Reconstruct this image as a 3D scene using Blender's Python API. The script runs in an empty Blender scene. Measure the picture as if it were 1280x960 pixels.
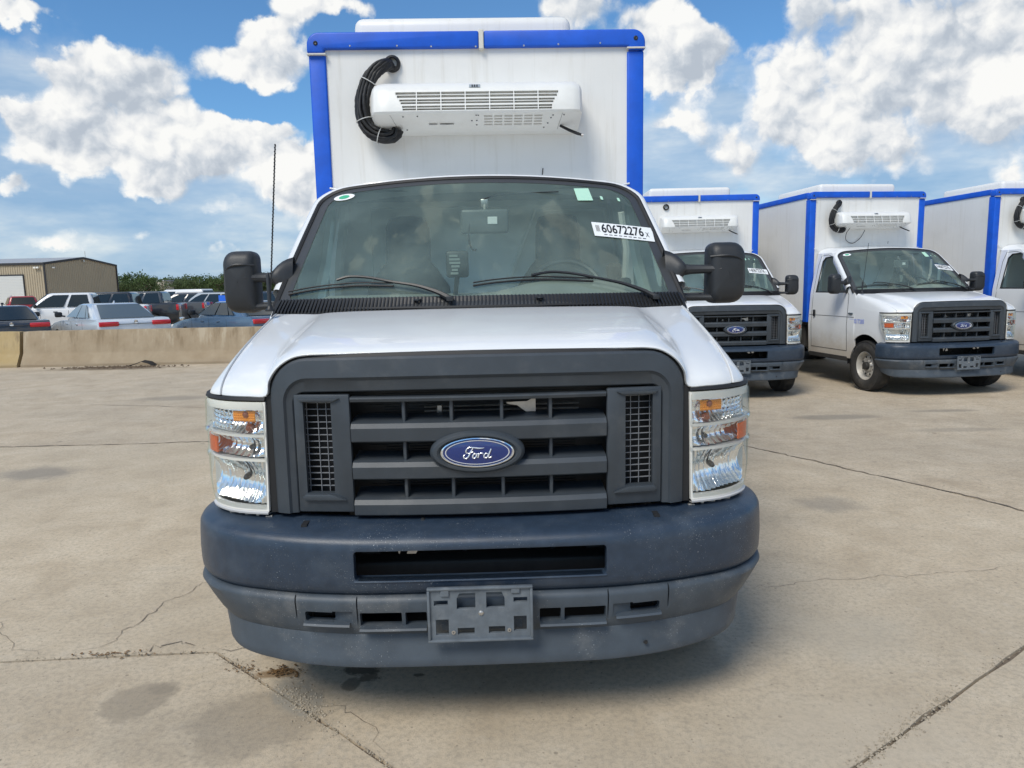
import bpy, bmesh, math, random
from mathutils import Vector, Matrix
random.seed(7)
sc = bpy.context.scene
R = math.radians
pi = math.pi

# ---------------------------------------------------------------- camera, sky, sun, exposure
cam_d = bpy.data.cameras.new('camera')
cam = bpy.data.objects.new('camera', cam_d)
sc.collection.objects.link(cam)
cam_d.sensor_width = 36.0
cam_d.lens = 900.0 / 1280.0 * 36.0
cam_d.clip_start = 0.05
cam_d.clip_end = 5000
cam.matrix_world = Matrix.Translation((0, 0, 1.55)) @ Matrix.Rotation(R(90 - 7.8), 4, 'X') @ Matrix.Rotation(R(-1.15), 4, 'Z')
sc.camera = cam

SUN_EL, SUN_AZ = 50.0, 212.0          # azimuth clockwise from +Y
sun_d = bpy.data.lights.new('sun', 'SUN')
sun_d.energy = 2.1
sun_d.angle = R(24)
sun_d.color = (1.0, 0.94, 0.84)
sun = bpy.data.objects.new('sun', sun_d)
sc.collection.objects.link(sun)
_sd = Vector((math.sin(R(SUN_AZ)) * math.cos(R(SUN_EL)), math.cos(R(SUN_AZ)) * math.cos(R(SUN_EL)), math.sin(R(SUN_EL))))
sun.rotation_euler = _sd.to_track_quat('Z', 'Y').to_euler()

sc.view_settings.view_transform = 'Standard'
sc.view_settings.look = 'None'
sc.view_settings.exposure = 0.46
sc.view_settings.gamma = 1.0
sc.view_settings.use_curve_mapping = False
sc.cycles.max_bounces = 6
sc.cycles.transparent_max_bounces = 12

# ---------------------------------------------------------------- node helper
class NT:
    def __init__(s, nt):
        s.nt = nt; s.n = nt.nodes; s.l = nt.links
    def _set(s, inp, v):
        if v is None: return
        if isinstance(v, bpy.types.NodeSocket): s.l.new(v, inp); return
        dv = getattr(inp, 'default_value', None)
        if isinstance(v, (tuple, list)) and hasattr(dv, '__len__') and len(dv) == 4 and len(v) == 3: v = tuple(v) + (1.0,)
        inp.default_value = v
    def node(s, t, ins=None, **props):
        n = s.n.new(t)
        for k, v in props.items(): setattr(n, k, v)
        for k, v in (ins or {}).items(): s._set(n.inputs[k], v)
        return n
    def m(s, op, a, b=None, c=None, clamp=False):
        n = s.n.new('ShaderNodeMath'); n.operation = op; n.use_clamp = clamp
        s._set(n.inputs[0], a)
        if b is not None: s._set(n.inputs[1], b)
        if c is not None: s._set(n.inputs[2], c)
        return n.outputs[0]
    def v(s, op, a, b=None, out=0, sc=None):
        n = s.n.new('ShaderNodeVectorMath'); n.operation = op
        s._set(n.inputs[0], a)
        if b is not None: s._set(n.inputs[1], b)
        if sc is not None: s._set(n.inputs['Scale'], sc)
        return n.outputs[out]
    def noise(s, vec, scale, detail=4, rough=0.55, color=False, dist=0.0):
        n = s.n.new('ShaderNodeTexNoise')
        if vec is not None: s._set(n.inputs['Vector'], vec)
        n.inputs['Scale'].default_value = scale; n.inputs['Detail'].default_value = detail
        n.inputs['Roughness'].default_value = rough; n.inputs['Distortion'].default_value = dist
        return n.outputs[1 if color else 0]
    def ramp(s, f, stops, interp='LINEAR'):
        n = s.n.new('ShaderNodeValToRGB'); s._set(n.inputs[0], f)
        cr = n.color_ramp; cr.interpolation = interp
        while len(cr.elements) < len(stops): cr.elements.new(0.5)
        for e, (p, c) in zip(cr.elements, stops):
            e.position = p; e.color = (c, c, c, 1) if isinstance(c, (int, float)) else tuple(c) + (1,)
        return n.outputs[0]
    def smooth(s, f, a, b, lo=0.0, hi=1.0):
        n = s.n.new('ShaderNodeMapRange'); n.interpolation_type = 'SMOOTHSTEP'
        s._set(n.inputs[0], f)
        for i, v in enumerate((a, b, lo, hi)): n.inputs[1 + i].default_value = v
        return n.outputs[0]
    def mix(s, f, a, b, blend='MIX'):
        n = s.n.new('ShaderNodeMix'); n.data_type = 'RGBA'; n.blend_type = blend
        s._set(n.inputs[0], f)
        for i, x in ((6, a), (7, b)):
            if isinstance(x, (tuple, list)): x = tuple(x)[:3] + (1.0,)
            s._set(n.inputs[i], x)
        return n.outputs[2]

# ---------------------------------------------------------------- world: sky with clouds
CLOUD_BLOBS = [(-0.508,0.253,0.028,0.025,1.26),(-0.495,0.216,0.051,0.032,1.38),(-0.542,0.186,0.034,0.022,1.22),(-0.444,0.229,0.044,0.029,1.26),(-0.421,0.182,0.05,0.034,1.49),(-0.511,0.172,0.063,0.024,1.22),(-0.574,0.2,0.023,0.01,0.8),(-0.401,0.155,0.046,0.023,0.94),(-0.351,0.281,0.071,0.023,1.26),(-0.284,0.281,0.054,0.026,1.26),(-0.315,0.318,0.038,0.007,0.69),(-0.393,0.255,0.055,0.01,0.57),(-0.343,0.195,0.068,0.009,0.81),(-0.355,0.157,0.04,0.028,1.35),(-0.302,0.149,0.048,0.029,1.35),(-0.276,0.1,0.035,0.028,1.35),(-0.382,0.102,0.04,0.016,1.22),(-0.448,0.125,0.027,0.013,1.08),(-0.259,0.135,0.03,0.035,1.08),(-0.571,0.307,0.046,0.011,0.92),(-0.241,0.342,0.06,0.014,1.15),(-0.594,0.114,0.023,0.009,0.94),(-0.478,0.073,0.08,0.009,0.68),(-0.418,0.044,0.066,0.012,0.68),(-0.561,0.058,0.057,0.008,0.54),(0.073,0.341,0.042,0.017,1.15),(0.145,0.335,0.061,0.026,1.26),(0.211,0.295,0.06,0.027,1.26),(0.276,0.274,0.05,0.023,1.26),(0.227,0.253,0.06,0.024,1.26),(0.196,0.327,0.03,0.022,1.03),(0.283,0.173,0.039,0.033,0.92),(0.313,0.137,0.029,0.019,0.92),(0.217,0.206,0.03,0.011,0.92),(0.379,0.295,0.045,0.033,1.1),(0.445,0.29,0.066,0.037,1.2),(0.508,0.264,0.055,0.048,1.1),(0.39,0.242,0.053,0.037,1.2),(0.383,0.179,0.041,0.035,1.1),(0.444,0.214,0.067,0.048,1.1),(0.504,0.198,0.056,0.043,0.9),(0.456,0.15,0.059,0.027,1.0),(0.571,0.245,0.051,0.039,1.1),(0.576,0.276,0.043,0.023,1.0),(0.55,0.216,0.045,0.025,1.0),(0.583,0.17,0.043,0.033,1.0),(0.604,0.126,0.029,0.025,0.9),(0.531,0.142,0.047,0.035,0.7),(0.439,0.128,0.035,0.017,0.9)]
VEIL_BLOBS = [(-0.567,0.233,0.046,0.036,1.0),(-0.555,0.125,0.125,0.061,1.2),(-0.44,0.112,0.151,0.056,1.1),(-0.322,0.074,0.122,0.05,0.9),(-0.531,0.035,0.178,0.037,0.8),(0.238,0.166,0.084,0.058,1.2),(0.277,0.212,0.049,0.046,0.7),(0.503,0.215,0.1,0.091,1.3),(0.563,0.13,0.073,0.052,1.2),(0.376,0.118,0.055,0.029,0.6),(-0.041,0.03,0.511,0.043,0.9)]
world = bpy.data.worlds.new('World'); sc.world = world; world.use_nodes = True
world.cycles.sampling_method = 'MANUAL'; world.cycles.sample_map_resolution = 512
W = NT(world.node_tree); W.n.clear()
sky = W.node('ShaderNodeTexSky', sky_type='NISHITA', sun_disc=False, sun_elevation=R(SUN_EL), sun_rotation=R(SUN_AZ),
             altitude=200.0, air_density=1.0, dust_density=0.7, ozone_density=2.5)
skycol = W.mix(1.0, sky.outputs[0], (0.60, 0.90, 1.08), 'MULTIPLY')
bg_sky = W.node('ShaderNodeBackground', {'Color': skycol, 'Strength': 0.098})
tc = W.node('ShaderNodeTexCoord')
D = tc.outputs['Generated']
sx = W.node('ShaderNodeSeparateXYZ', {0: D})
X_, Y_, Z_ = sx.outputs
az = W.m('ARCTAN2', X_, Y_)
el = W.m('ARCSINE', Z_)
def fbm_w(scale, detail, rough): return W.v('SUBTRACT', W.noise(D, scale, detail, rough, color=True), (0.5, 0.5, 0.5))
warp = W.v('ADD', W.v('SCALE', fbm_w(9.0, 3, 0.5), sc=0.085), W.v('SCALE', fbm_w(38.0, 4, 0.6), sc=0.030))
p0 = W.v('ADD', W.node('ShaderNodeCombineXYZ', {0: az, 1: el, 2: 0.0}).outputs[0], warp)
p0 = W.v('MULTIPLY', p0, (1.0, 1.0, 0.0))
def field(p, blobs):
    acc = None
    for (a, e, ra, re, w) in blobs:
        q = W.n.new('ShaderNodeVectorMath'); q.operation = 'MULTIPLY_ADD'
        W.l.new(p, q.inputs[0]); q.inputs[1].default_value = (1 / ra, 1 / re, 0); q.inputs[2].default_value = (-a / ra, -e / re, 0)
        d2 = W.v('DOT_PRODUCT', q.outputs[0], q.outputs[0], out=1)
        g = W.m('POWER', 0.4724, d2)
        acc = W.m('MULTIPLY', g, w) if acc is None else W.m('MULTIPLY_ADD', g, w, acc)
    return acc
WB = W.v('SCALE', fbm_w(30.0, 2, 0.5), sc=0.02)
# away from the photographed part of the sky broken cumulus goes on all round
inview = W.smooth(W.m('ABSOLUTE', az), 0.62, 0.80, 0.0, 1.0)
elup = W.smooth(el, 0.40, 0.55, 0.0, 1.0)
elsew = W.m('MAXIMUM', inview, elup)
gen = W.m('MULTIPLY', W.smooth(W.noise(D, 3.2, 5, 0.55), 0.44, 0.62, 0.0, 1.25), elsew)
dA = W.m('ADD', field(p0, CLOUD_BLOBS), gen)
def hump(off, n):
    """cauliflower height field: large billows carrying smaller ones"""
    v = W.v('ADD', W.v('ADD', D, off), WB)
    big = W.node('ShaderNodeTexVoronoi', {'Vector': v, 'Scale': 13.0, 'Smoothness': 0.35}, feature='SMOOTH_F1').outputs['Distance']
    sm = W.node('ShaderNodeTexVoronoi', {'Vector': v, 'Scale': 31.0, 'Detail': 1.0, 'Roughness': 0.6}, feature='F1', normalize=True).outputs['Distance']
    h = W.m('MULTIPLY_ADD', big, -0.95, 1.0)
    h = W.m('MULTIPLY_ADD', sm, -0.55, h)
    return W.m('MULTIPLY_ADD', W.noise(v, 60.0, n, 0.6), 0.28, h)
b0 = hump((0, 0, 0), 4)
b1 = hump((-0.006, 0.0, 0.011), 3)
dS = W.m('MULTIPLY_ADD', W.m('POWER', 0.30, dA), -1.25, 1.25)
densA = W.m('ADD', dS, W.m('MULTIPLY_ADD', b0, 1.15, -0.66))
alpha = W.smooth(densA, 0.54, 0.84)
low = W.smooth(W.m('MULTIPLY_ADD', W.noise(D, 6.0, 3, 0.5), 1.0, 0.0), 0.36, 0.62)
lit = W.m('MULTIPLY_ADD', W.m('SUBTRACT', b0, b1), 2.6, 0.44)
lit = W.m('MULTIPLY_ADD', b0, 0.34, lit)
thick = W.smooth(W.m('MULTIPLY_ADD', b0, -0.8, dA), 0.5, 3.6, 0.0, 0.55)
lit = W.m('SUBTRACT', lit, W.m('MULTIPLY', thick, W.m('SUBTRACT', 1.25, low)))
lit = W.m('MULTIPLY_ADD', low, 0.16, lit, clamp=True)
ccol = W.ramp(lit, [(0.0, (0.50, 0.56, 0.64)), (0.30, (0.64, 0.69, 0.75)), (0.58, (0.84, 0.86, 0.88)), (0.90, (1.0, 1.0, 0.98))])
# grey-blue veil cloud and the pale band near the horizon
vf = W.m('ADD', field(p0, VEIL_BLOBS), W.m('MULTIPLY_ADD', W.noise(D, 7.0, 5, 0.6), 1.2, -0.62))
vf = W.m('ADD', vf, W.m('MULTIPLY', gen, 0.5))
valpha = W.smooth(vf, 0.12, 0.85, 0.0, 0.88)
vcol = W.ramp(W.noise(W.v('MULTIPLY', D, (1, 1, 3.2)), 5.5, 5, 0.6), [(0.35, (0.29, 0.46, 0.69)), (0.52, (0.46, 0.60, 0.77)), (0.68, (0.78, 0.84, 0.88))])
hz = W.smooth(el, -0.02, 0.22, 0.90, 0.0)
hn = W.noise(W.v('MULTIPLY', D, (1, 1, 7.0)), 5.0, 5, 0.6)
hcol = W.ramp(hn, [(0.38, (0.42, 0.58, 0.72)), (0.52, (0.62, 0.73, 0.80)), (0.66, (0.90, 0.90, 0.86))])
lowcol = W.mix(valpha, hcol, vcol)
amix = W.m('MAXIMUM', hz, valpha)
col = W.mix(alpha, lowcol, ccol)
am = W.m('MAXIMUM', amix, alpha)
bg_c = W.node('ShaderNodeBackground', {'Color': col, 'Strength': 0.70})
ms = W.node('ShaderNodeMixShader', {0: am, 1: bg_sky.outputs[0], 2: bg_c.outputs[0]})
W.node('ShaderNodeOutputWorld', {'Surface': ms.outputs[0]})

# ---------------------------------------------------------------- materials
MATS = {}
def pbr(name, color, rough=0.5, metal=0.0, coat=0.0, var=0.0, vscale=6.0, bump=0.0, bscale=200.0, dirt=None, specks=None, spec=None, trans=0.0, ior=None, bdist=0.001, roughvar=0.0, streak=None, low=None):
    if name in MATS: return MATS[name]
    m = bpy.data.materials.new(name); m.use_nodes = True
    N = NT(m.node_tree); N.n.clear()
    b = N.node('ShaderNodeBsdfPrincipled', {'Roughness': rough, 'Metallic': metal, 'Coat Weight': coat, 'Coat Roughness': 0.04})
    tc = N.node('ShaderNodeTexCoord').outputs['Object']
    c = tuple(color) + (1,)
    if var > 0:
        f = N.noise(tc, vscale, 6, 0.6)
        lo = tuple(x * (1 - var) for x in color); hi = tuple(min(1, x * (1 + var)) for x in color)
        c = N.ramp(f, [(0.3, lo), (0.7, hi)])
    if dirt:                    # (colour, amount, scale)
        f = N.smooth(N.noise(tc, dirt[2], 8, 0.65), 0.5, 0.75, 0.0, dirt[1])
        c = N.mix(f, c, dirt[0])
    if specks:                  # (colour, scale, threshold)
        f = N.smooth(N.noise(tc, specks[1], 2, 0.5), specks[2], specks[2] + 0.03)
        f = N.m('MULTIPLY', f, N.smooth(N.noise(tc, 5.0, 3, 0.5), 0.45, 0.62))
        c = N.mix(f, c, specks[0])
    if streak:                  # (colour, amount): faint run marks down the wall
        f = N.noise(N.v('MULTIPLY', tc, (1, 1, .05)), 16.0, 5, 0.7)
        c = N.mix(N.smooth(f, 0.5, 0.72, 0.0, streak[1]), c, streak[0])
    if low:                     # (colour, z where dust starts, z where it is full, amount)
        zz = N.node('ShaderNodeSeparateXYZ', {0: tc}).outputs[2]
        f = N.smooth(N.m('MULTIPLY_ADD', N.noise(tc, 6.0, 5, 0.7), 0.30, N.m('SUBTRACT', zz, 0.15)), low[1], low[2], 0.0, low[3])
        c = N.mix(f, c, low[0])
    N._set(b.inputs['Base Color'], c)
    if roughvar:
        N._set(b.inputs['Roughness'], N.m('MULTIPLY_ADD', N.noise(tc, 4.0, 5, 0.6), roughvar, rough - roughvar / 2))
    if bump:
        h = N.noise(tc, bscale, 3, 0.6)
        bn = N.node('ShaderNodeBump', {'Height': h, 'Strength': bump, 'Distance': bdist})
        N.l.new(bn.outputs[0], b.inputs['Normal'])
    if spec is not None: b.inputs['Specular IOR Level'].default_value = spec
    if trans: b.inputs['Transmission Weight'].default_value = trans
    if ior: b.inputs['IOR'].default_value = ior
    N.node('ShaderNodeOutputMaterial', {'Surface': b.outputs[0]})
    MATS[name] = m
    return m

def thin_glass(name, tint, refl=0.10, rough=0.0, haze=0.0, hcol=(0.5, 0.6, 0.55), k=1.5):
    m = bpy.data.materials.new(name); m.use_nodes = True
    N = NT(m.node_tree); N.n.clear()
    fr = N.node('ShaderNodeFresnel', {'IOR': 1.5}).outputs[0]
    f = N.m('MULTIPLY_ADD', fr, k, refl, clamp=True)
    t = N.node('ShaderNodeBsdfTransparent', {'Color': tuple(tint) + (1,)})
    g = N.node('ShaderNodeBsdfGlossy', {'Color': (0.82, 0.94, 0.93, 1), 'Roughness': rough})
    d = N.node('ShaderNodeBsdfDiffuse', {'Color': tuple(hcol) + (1,)})
    tc = N.node('ShaderNodeTexCoord').outputs['Object']
    hz = N.m('MULTIPLY', N.noise(tc, 3.0, 5, 0.6), haze * 2)
    m0 = N.node('ShaderNodeMixShader', {0: hz, 1: t.outputs[0], 2: d.outputs[0]})
    m1 = N.node('ShaderNodeMixShader', {0: f, 1: m0.outputs[0], 2: g.outputs[0]})
    N.node('ShaderNodeOutputMaterial', {'Surface': m1.outputs[0]})
    return m

white = pbr('white_paint', (0.74, 0.755, 0.76), 0.32, coat=0.6, var=0.02, vscale=3, dirt=((0.5, 0.46, 0.40), 0.12, 2.5))
dusty = pbr('white_paint_dusty_sills', (0.74, 0.755, 0.76), 0.34, coat=0.5, var=0.02, vscale=3, low=((0.40, 0.33, 0.24), 0.95, 0.45, 0.75))
panelw = pbr('white_fibreglass', (0.74, 0.735, 0.71), 0.42, var=0.035, vscale=1.6, bump=0.12, bscale=9, bdist=0.004, dirt=((0.52, 0.50, 0.45), 0.22, 1.8), streak=((0.50, 0.47, 0.40), 0.28))
unitw = pbr('cooling_unit_plastic', (0.74, 0.74, 0.71), 0.38, var=0.03, vscale=5, dirt=((0.5, 0.47, 0.42), 0.22, 4))
blue = pbr('blue_trim_paint', (0.000, 0.088, 0.56), 0.45, coat=0.0, var=0.14, vscale=7, bump=0.1, bscale=60)
bumperm = pbr('bumper_plastic', (0.023, 0.038, 0.062), 0.36, var=0.15, vscale=25, bump=0.6, bscale=420, dirt=((0.075, 0.095, 0.12), 0.45, 4), specks=((0.30, 0.32, 0.33), 230, 0.675), roughvar=0.18)
valancem = pbr('air_dam_plastic', (0.050, 0.064, 0.080), 0.52, var=0.2, vscale=8, bump=0.4, bscale=420, dirt=((0.17, 0.17, 0.165), 0.5, 5), specks=((0.30, 0.32, 0.33), 230, 0.685), roughvar=0.18)
grillem = pbr('grille_plastic', (0.040, 0.049, 0.059), 0.46, var=0.12, vscale=9, bump=0.4, bscale=500, dirt=((0.15, 0.15, 0.145), 0.3, 5), roughvar=0.12)
platem = pbr('plate_bracket_plastic', (0.115, 0.135, 0.155), 0.5, var=0.2, vscale=18, bump=0.3, bscale=500, dirt=((0.3, 0.31, 0.31), 0.4, 12))
blackp = pbr('black_plastic', (0.018, 0.019, 0.021), 0.42, var=0.15, vscale=10, bump=0.3, bscale=400)
mirrorp = pbr('mirror_plastic', (0.022, 0.024, 0.027), 0.48, var=0.25, vscale=6, bump=0.5, bscale=500, dirt=((0.08, 0.08, 0.08), 0.3, 6))
rubber = pbr('black_rubber', (0.012, 0.012, 0.013), 0.6)
frit = pbr('windshield_border', (0.050, 0.052, 0.054), 0.35)
darkin = pbr('dark_interior', (0.012, 0.013, 0.015), 0.7)
radm = pbr('radiator_metal', (0.045, 0.047, 0.05), 0.5, metal=0.4)
alum = pbr('bare_aluminium', (0.5, 0.48, 0.45), 0.35, metal=0.8, var=0.2, vscale=20)
chrome = pbr('chrome', (0.86, 0.87, 0.88), 0.08, metal=1.0)
reflm = pbr('lamp_reflector', (0.95, 0.96, 0.97), 0.10, metal=0.93, bump=0.35, bscale=26, bdist=0.004)
lampw = pbr('lamp_bezel_plastic', (0.80, 0.78, 0.72), 0.25, coat=0.4)
amber = pbr('amber_plastic', (0.95, 0.36, 0.03), 0.2, coat=0.5)
orange = pbr('orange_marker', (0.95, 0.15, 0.02), 0.25, coat=0.5, var=0.2, vscale=120)
tyre = pbr('tyre_rubber', (0.028, 0.027, 0.026), 0.75, var=0.2, vscale=14, bump=0.3, bscale=120, dirt=((0.11, 0.095, 0.075), 0.5, 7))
rimm = pbr('steel_wheel_paint', (0.50, 0.48, 0.44), 0.4, metal=0.2, var=0.12, vscale=12, dirt=((0.22, 0.18, 0.13), 0.4, 9))
emblue = pbr('emblem_blue', (0.002, 0.022, 0.15), 0.12, coat=1.0)
emwhite = pbr('emblem_silver', (0.80, 0.82, 0.84), 0.15, metal=0.5)
red = pbr('red_lens', (0.55, 0.012, 0.02), 0.15, coat=0.6)
stickw = pbr('sticker_paper', (0.80, 0.82, 0.82), 0.6)
stickg = pbr('pale_green_sticker', (0.45, 0.72, 0.56), 0.6)
ink = pbr('black_ink', (0.01, 0.012, 0.015), 0.6)
inkblue = pbr('blue_marker_ink', (0.32, 0.38, 0.72), 0.6)
seatm = pbr('seat_fabric', (0.035, 0.037, 0.04), 0.8, bump=0.3, bscale=200)
dashm = pbr('dashboard_vinyl', (0.20, 0.21, 0.20), 0.65, var=0.1)
inwall = pbr('interior_panel', (0.86, 0.87, 0.84), 0.7, var=0.04, vscale=3)
hosem = pbr('hose_rubber', (0.007, 0.007, 0.008), 0.55, var=0.3, vscale=30)
tiem = pbr('zip_tie', (0.6, 0.6, 0.58), 0.5)
glass = thin_glass('windshield_glass', (0.88, 0.98, 0.93), 0.0, haze=0.11, hcol=(0.58, 0.76, 0.68), k=0.95)  # pale green haze brightens the glass, standing in for a lighter cab interior
sglass = thin_glass('side_glass', (0.80, 0.90, 0.86), 0.0, haze=.05)
lens = thin_glass('lamp_lens', (0.96, 0.96, 0.95), 0.0, haze=0.02, hcol=(0.9, 0.9, 0.88), k=0.6)
chassism = pbr('chassis_metal', (0.03, 0.028, 0.026), 0.7, var=0.3)

# ---------------------------------------------------------------- mesh helpers
COL = sc.collection
class MB:
    def __init__(s): s.v = []; s.f = []
    def add(s, vs, fs):
        o = len(s.v); s.v += [tuple(x) for x in vs]; s.f += [tuple(i + o for i in f) for f in fs]; return s
    def box(s, x0, x1, y0, y1, z0, z1):
        return s.add([(x0, y0, z0), (x1, y0, z0), (x1, y1, z0), (x0, y1, z0), (x0, y0, z1), (x1, y0, z1), (x1, y1, z1), (x0, y1, z1)],
                     [(0, 3, 2, 1), (4, 5, 6, 7), (0, 1, 5, 4), (1, 2, 6, 5), (2, 3, 7, 6), (3, 0, 4, 7)])
    def rbox(s, x0, x1, y0, y1, z0, z1, r=0.01, seg=2, mat=None):
        bm = bmesh.new()
        bmesh.ops.create_cube(bm, size=1)
        for v in bm.verts:
            v.co = Vector(((x0 + x1) / 2 + v.co.x * (x1 - x0), (y0 + y1) / 2 + v.co.y * (y1 - y0), (z0 + z1) / 2 + v.co.z * (z1 - z0)))
        bmesh.ops.bevel(bm, geom=list(bm.edges), offset=r, segments=seg, affect='EDGES', profile=0.5)
        if mat: bm.transform(mat)
        s.bm(bm); bm.free(); return s
    def bm(s, bm):
        bm.verts.index_update()
        s.add([v.co[:] for v in bm.verts], [[v.index for v in f.verts] for f in bm.faces])
    def prism(s, pts, axis, a, b):
        """closed polygon pts (2D) extruded along axis from a to b"""
        n = len(pts)
        def P(p, t):
            return {'x': (t, p[0], p[1]), 'y': (p[0], t, p[1]), 'z': (p[0], p[1], t)}[axis]
        vs = [P(p, a) for p in pts] + [P(p, b) for p in pts]
        fs = [tuple(range(n)), tuple(range(2 * n - 1, n - 1, -1))] + [(i, i + n, (i + 1) % n + n, (i + 1) % n) for i in range(n)]
        return s.add(vs, fs)
    def grid(s, rows, closed_u=False):
        nu = len(rows[0]); o = [p for r in rows for p in r]
        fs = []
        for j in range(len(rows) - 1):
            for i in range(nu - (0 if closed_u else 1)):
                k = (i + 1) % nu
                fs.append((j * nu + i, j * nu + k, (j + 1) * nu + k, (j + 1) * nu + i))
        return s.add(o, fs)
    def tube(s, pts, r, n=8, cap=True):
        pts = [Vector(p) for p in pts]; rr = r if isinstance(r, (list, tuple)) else [r] * len(pts)
        rows = []; up = None
        for i, p in enumerate(pts):
            t = (pts[min(i + 1, len(pts) - 1)] - pts[max(i - 1, 0)]).normalized()
            if up is None: up = Vector((0, 0, 1)) if abs(t.z) < 0.9 else Vector((1, 0, 0))
            a = t.cross(up).normalized(); b = a.cross(t).normalized(); up = b
            rows.append([tuple(p + (a * math.cos(2 * pi * k / n) + b * math.sin(2 * pi * k / n)) * rr[i]) for k in range(n)])
        base = len(s.v)
        s.grid(rows, True)
        if cap:
            s.f.append(tuple(base + k for k in range(n))); s.f.append(tuple(base + (len(pts) - 1) * n + k for k in reversed(range(n))))
        return s
    def lathe(s, prof, n=24, origin=(0, 0, 0), axis='x'):
        """prof: (axial, radius)"""
        rows = []
        for a, r in prof:
            row = []
            for k in range(n):
                c, q = r * math.cos(2 * pi * k / n), r * math.sin(2 * pi * k / n)
                p = {'x': (a, c, q), 'y': (c, a, q), 'z': (c, q, a)}[axis]
                row.append(tuple(p[i] + origin[i] for i in range(3)))
            rows.append(row)
        return s.grid(rows, True)
    def build(s, name, mat, parent=None, smooth=False, angle=35, deform=None, fixn=True, loc=None):
        me = bpy.data.meshes.new(name)
        vs = [deform(v) for v in s.v] if deform else s.v
        me.from_pydata(vs, [], s.f); me.update()
        if fixn:
            bm = bmesh.new(); bm.from_mesh(me); bmesh.ops.recalc_face_normals(bm, faces=bm.faces); bm.to_mesh(me); bm.free()
        if mat: me.materials.append(mat)
        o = bpy.data.objects.new(name, me); COL.objects.link(o)
        if parent: o.parent = parent
        if loc: o.location = loc
        if smooth: shade(o, angle)
        return o
def shade(o, angle=35):
    me = o.data
    me.polygons.foreach_set('use_smooth', [True] * len(me.polygons))
    me.set_sharp_from_angle(angle=R(angle)); me.update()
def apply_mods(o):
    dg = bpy.context.evaluated_depsgraph_get(); dg.update()
    me = bpy.data.meshes.new_from_object(o.evaluated_get(dg))
    old = o.data; nm = old.name; o.modifiers.clear(); o.data = me; bpy.data.meshes.remove(old); me.name = nm
def solidify(o, t, off=-1.0):
    m = o.modifiers.new('s', 'SOLIDIFY'); m.thickness = t; m.offset = off; m.use_even_offset = False; apply_mods(o)
def cut(o, cutter):
    c = cutter.build('cutter', None) if isinstance(cutter, MB) else cutter
    c.parent = o.parent; c.location = o.location
    m = o.modifiers.new('b', 'BOOLEAN'); m.operation = 'DIFFERENCE'; m.solver = 'EXACT'; m.object = c
    apply_mods(o)
    me = c.data; bpy.data.objects.remove(c); bpy.data.meshes.remove(me)
def bevel(o, w, seg=2, ang=40):
    m = o.modifiers.new('v', 'BEVEL'); m.width = w; m.segments = seg; m.limit_method = 'ANGLE'; m.angle_limit = R(ang); apply_mods(o)
def spline(pts, n):
    """Catmull-Rom through pts (tuples of any length), n samples per span"""
    P = [Vector(p) if len(p) < 4 else p for p in pts]
    out = []
    L = len(pts)
    for i in range(L - 1):
        p0, p1, p2, p3 = pts[max(i - 1, 0)], pts[i], pts[i + 1], pts[min(i + 2, L - 1)]
        for k in range(n):
            t = k / n
            out.append(tuple(0.5 * (2 * b + (c - a) * t + (2 * a - 5 * b + 4 * c - d) * t * t + (3 * b - a - 3 * c + d) * t ** 3)
                             for a, b, c, d in zip(p0, p1, p2, p3)))
    out.append(tuple(pts[-1])); return out
def empty(name, loc=(0, 0, 0), rz=0.0, label=None, cat=None, group=None):
    o = bpy.data.objects.new(name, None); COL.objects.link(o); o.location = loc; o.rotation_euler = (0, 0, rz)
    o.empty_display_size = 0.2
    tag(o, label, cat, group); return o
def tag(o, label=None, cat=None, group=None, kind=None):
    if label: o['label'] = label
    if cat: o['category'] = cat
    if group: o['group'] = group
    if kind: o['kind'] = kind
    return o
KIDS = {}
def copy_tree(o, parent=None):
    c = o.copy(); COL.objects.link(c)
    if parent: c.parent = parent
    for ch in [x for x in KIDS.get(o.name, [])]: copy_tree(ch, c)
    return c
def index_kids():
    KIDS.clear()
    for o in bpy.data.objects:
        if o.parent: KIDS.setdefault(o.parent.name, []).append(o)
def text_mb(txt, size, sx=1.0, depth=0.0, extr=0.0, offset=0.0):
    """text as verts and faces in its own x,y plane, origin at left baseline"""
    cu = bpy.data.curves.new('t', 'FONT'); cu.body = txt; cu.size = size; cu.extrude = extr; cu.offset = offset; cu.resolution_u = 3
    o = bpy.data.objects.new('t', cu); COL.objects.link(o)
    dg = bpy.context.evaluated_depsgraph_get(); dg.update()
    me = bpy.data.meshes.new_from_object(o.evaluated_get(dg))
    vs = [(v.co.x * sx, v.co.y, v.co.z) for v in me.vertices]; fs = [tuple(p.vertices) for p in me.polygons]
    bpy.data.objects.remove(o); bpy.data.curves.remove(cu); bpy.data.meshes.remove(me)
    return vs, fs

# ================================================================ the box truck
T = empty('box_truck', (-0.115, 2.42, 0), R(1.5),
          'large white box truck facing the camera in the foreground, blue trimmed box and dark grille', 'truck', 'white refrigerated box trucks parked in the lot')

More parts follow.
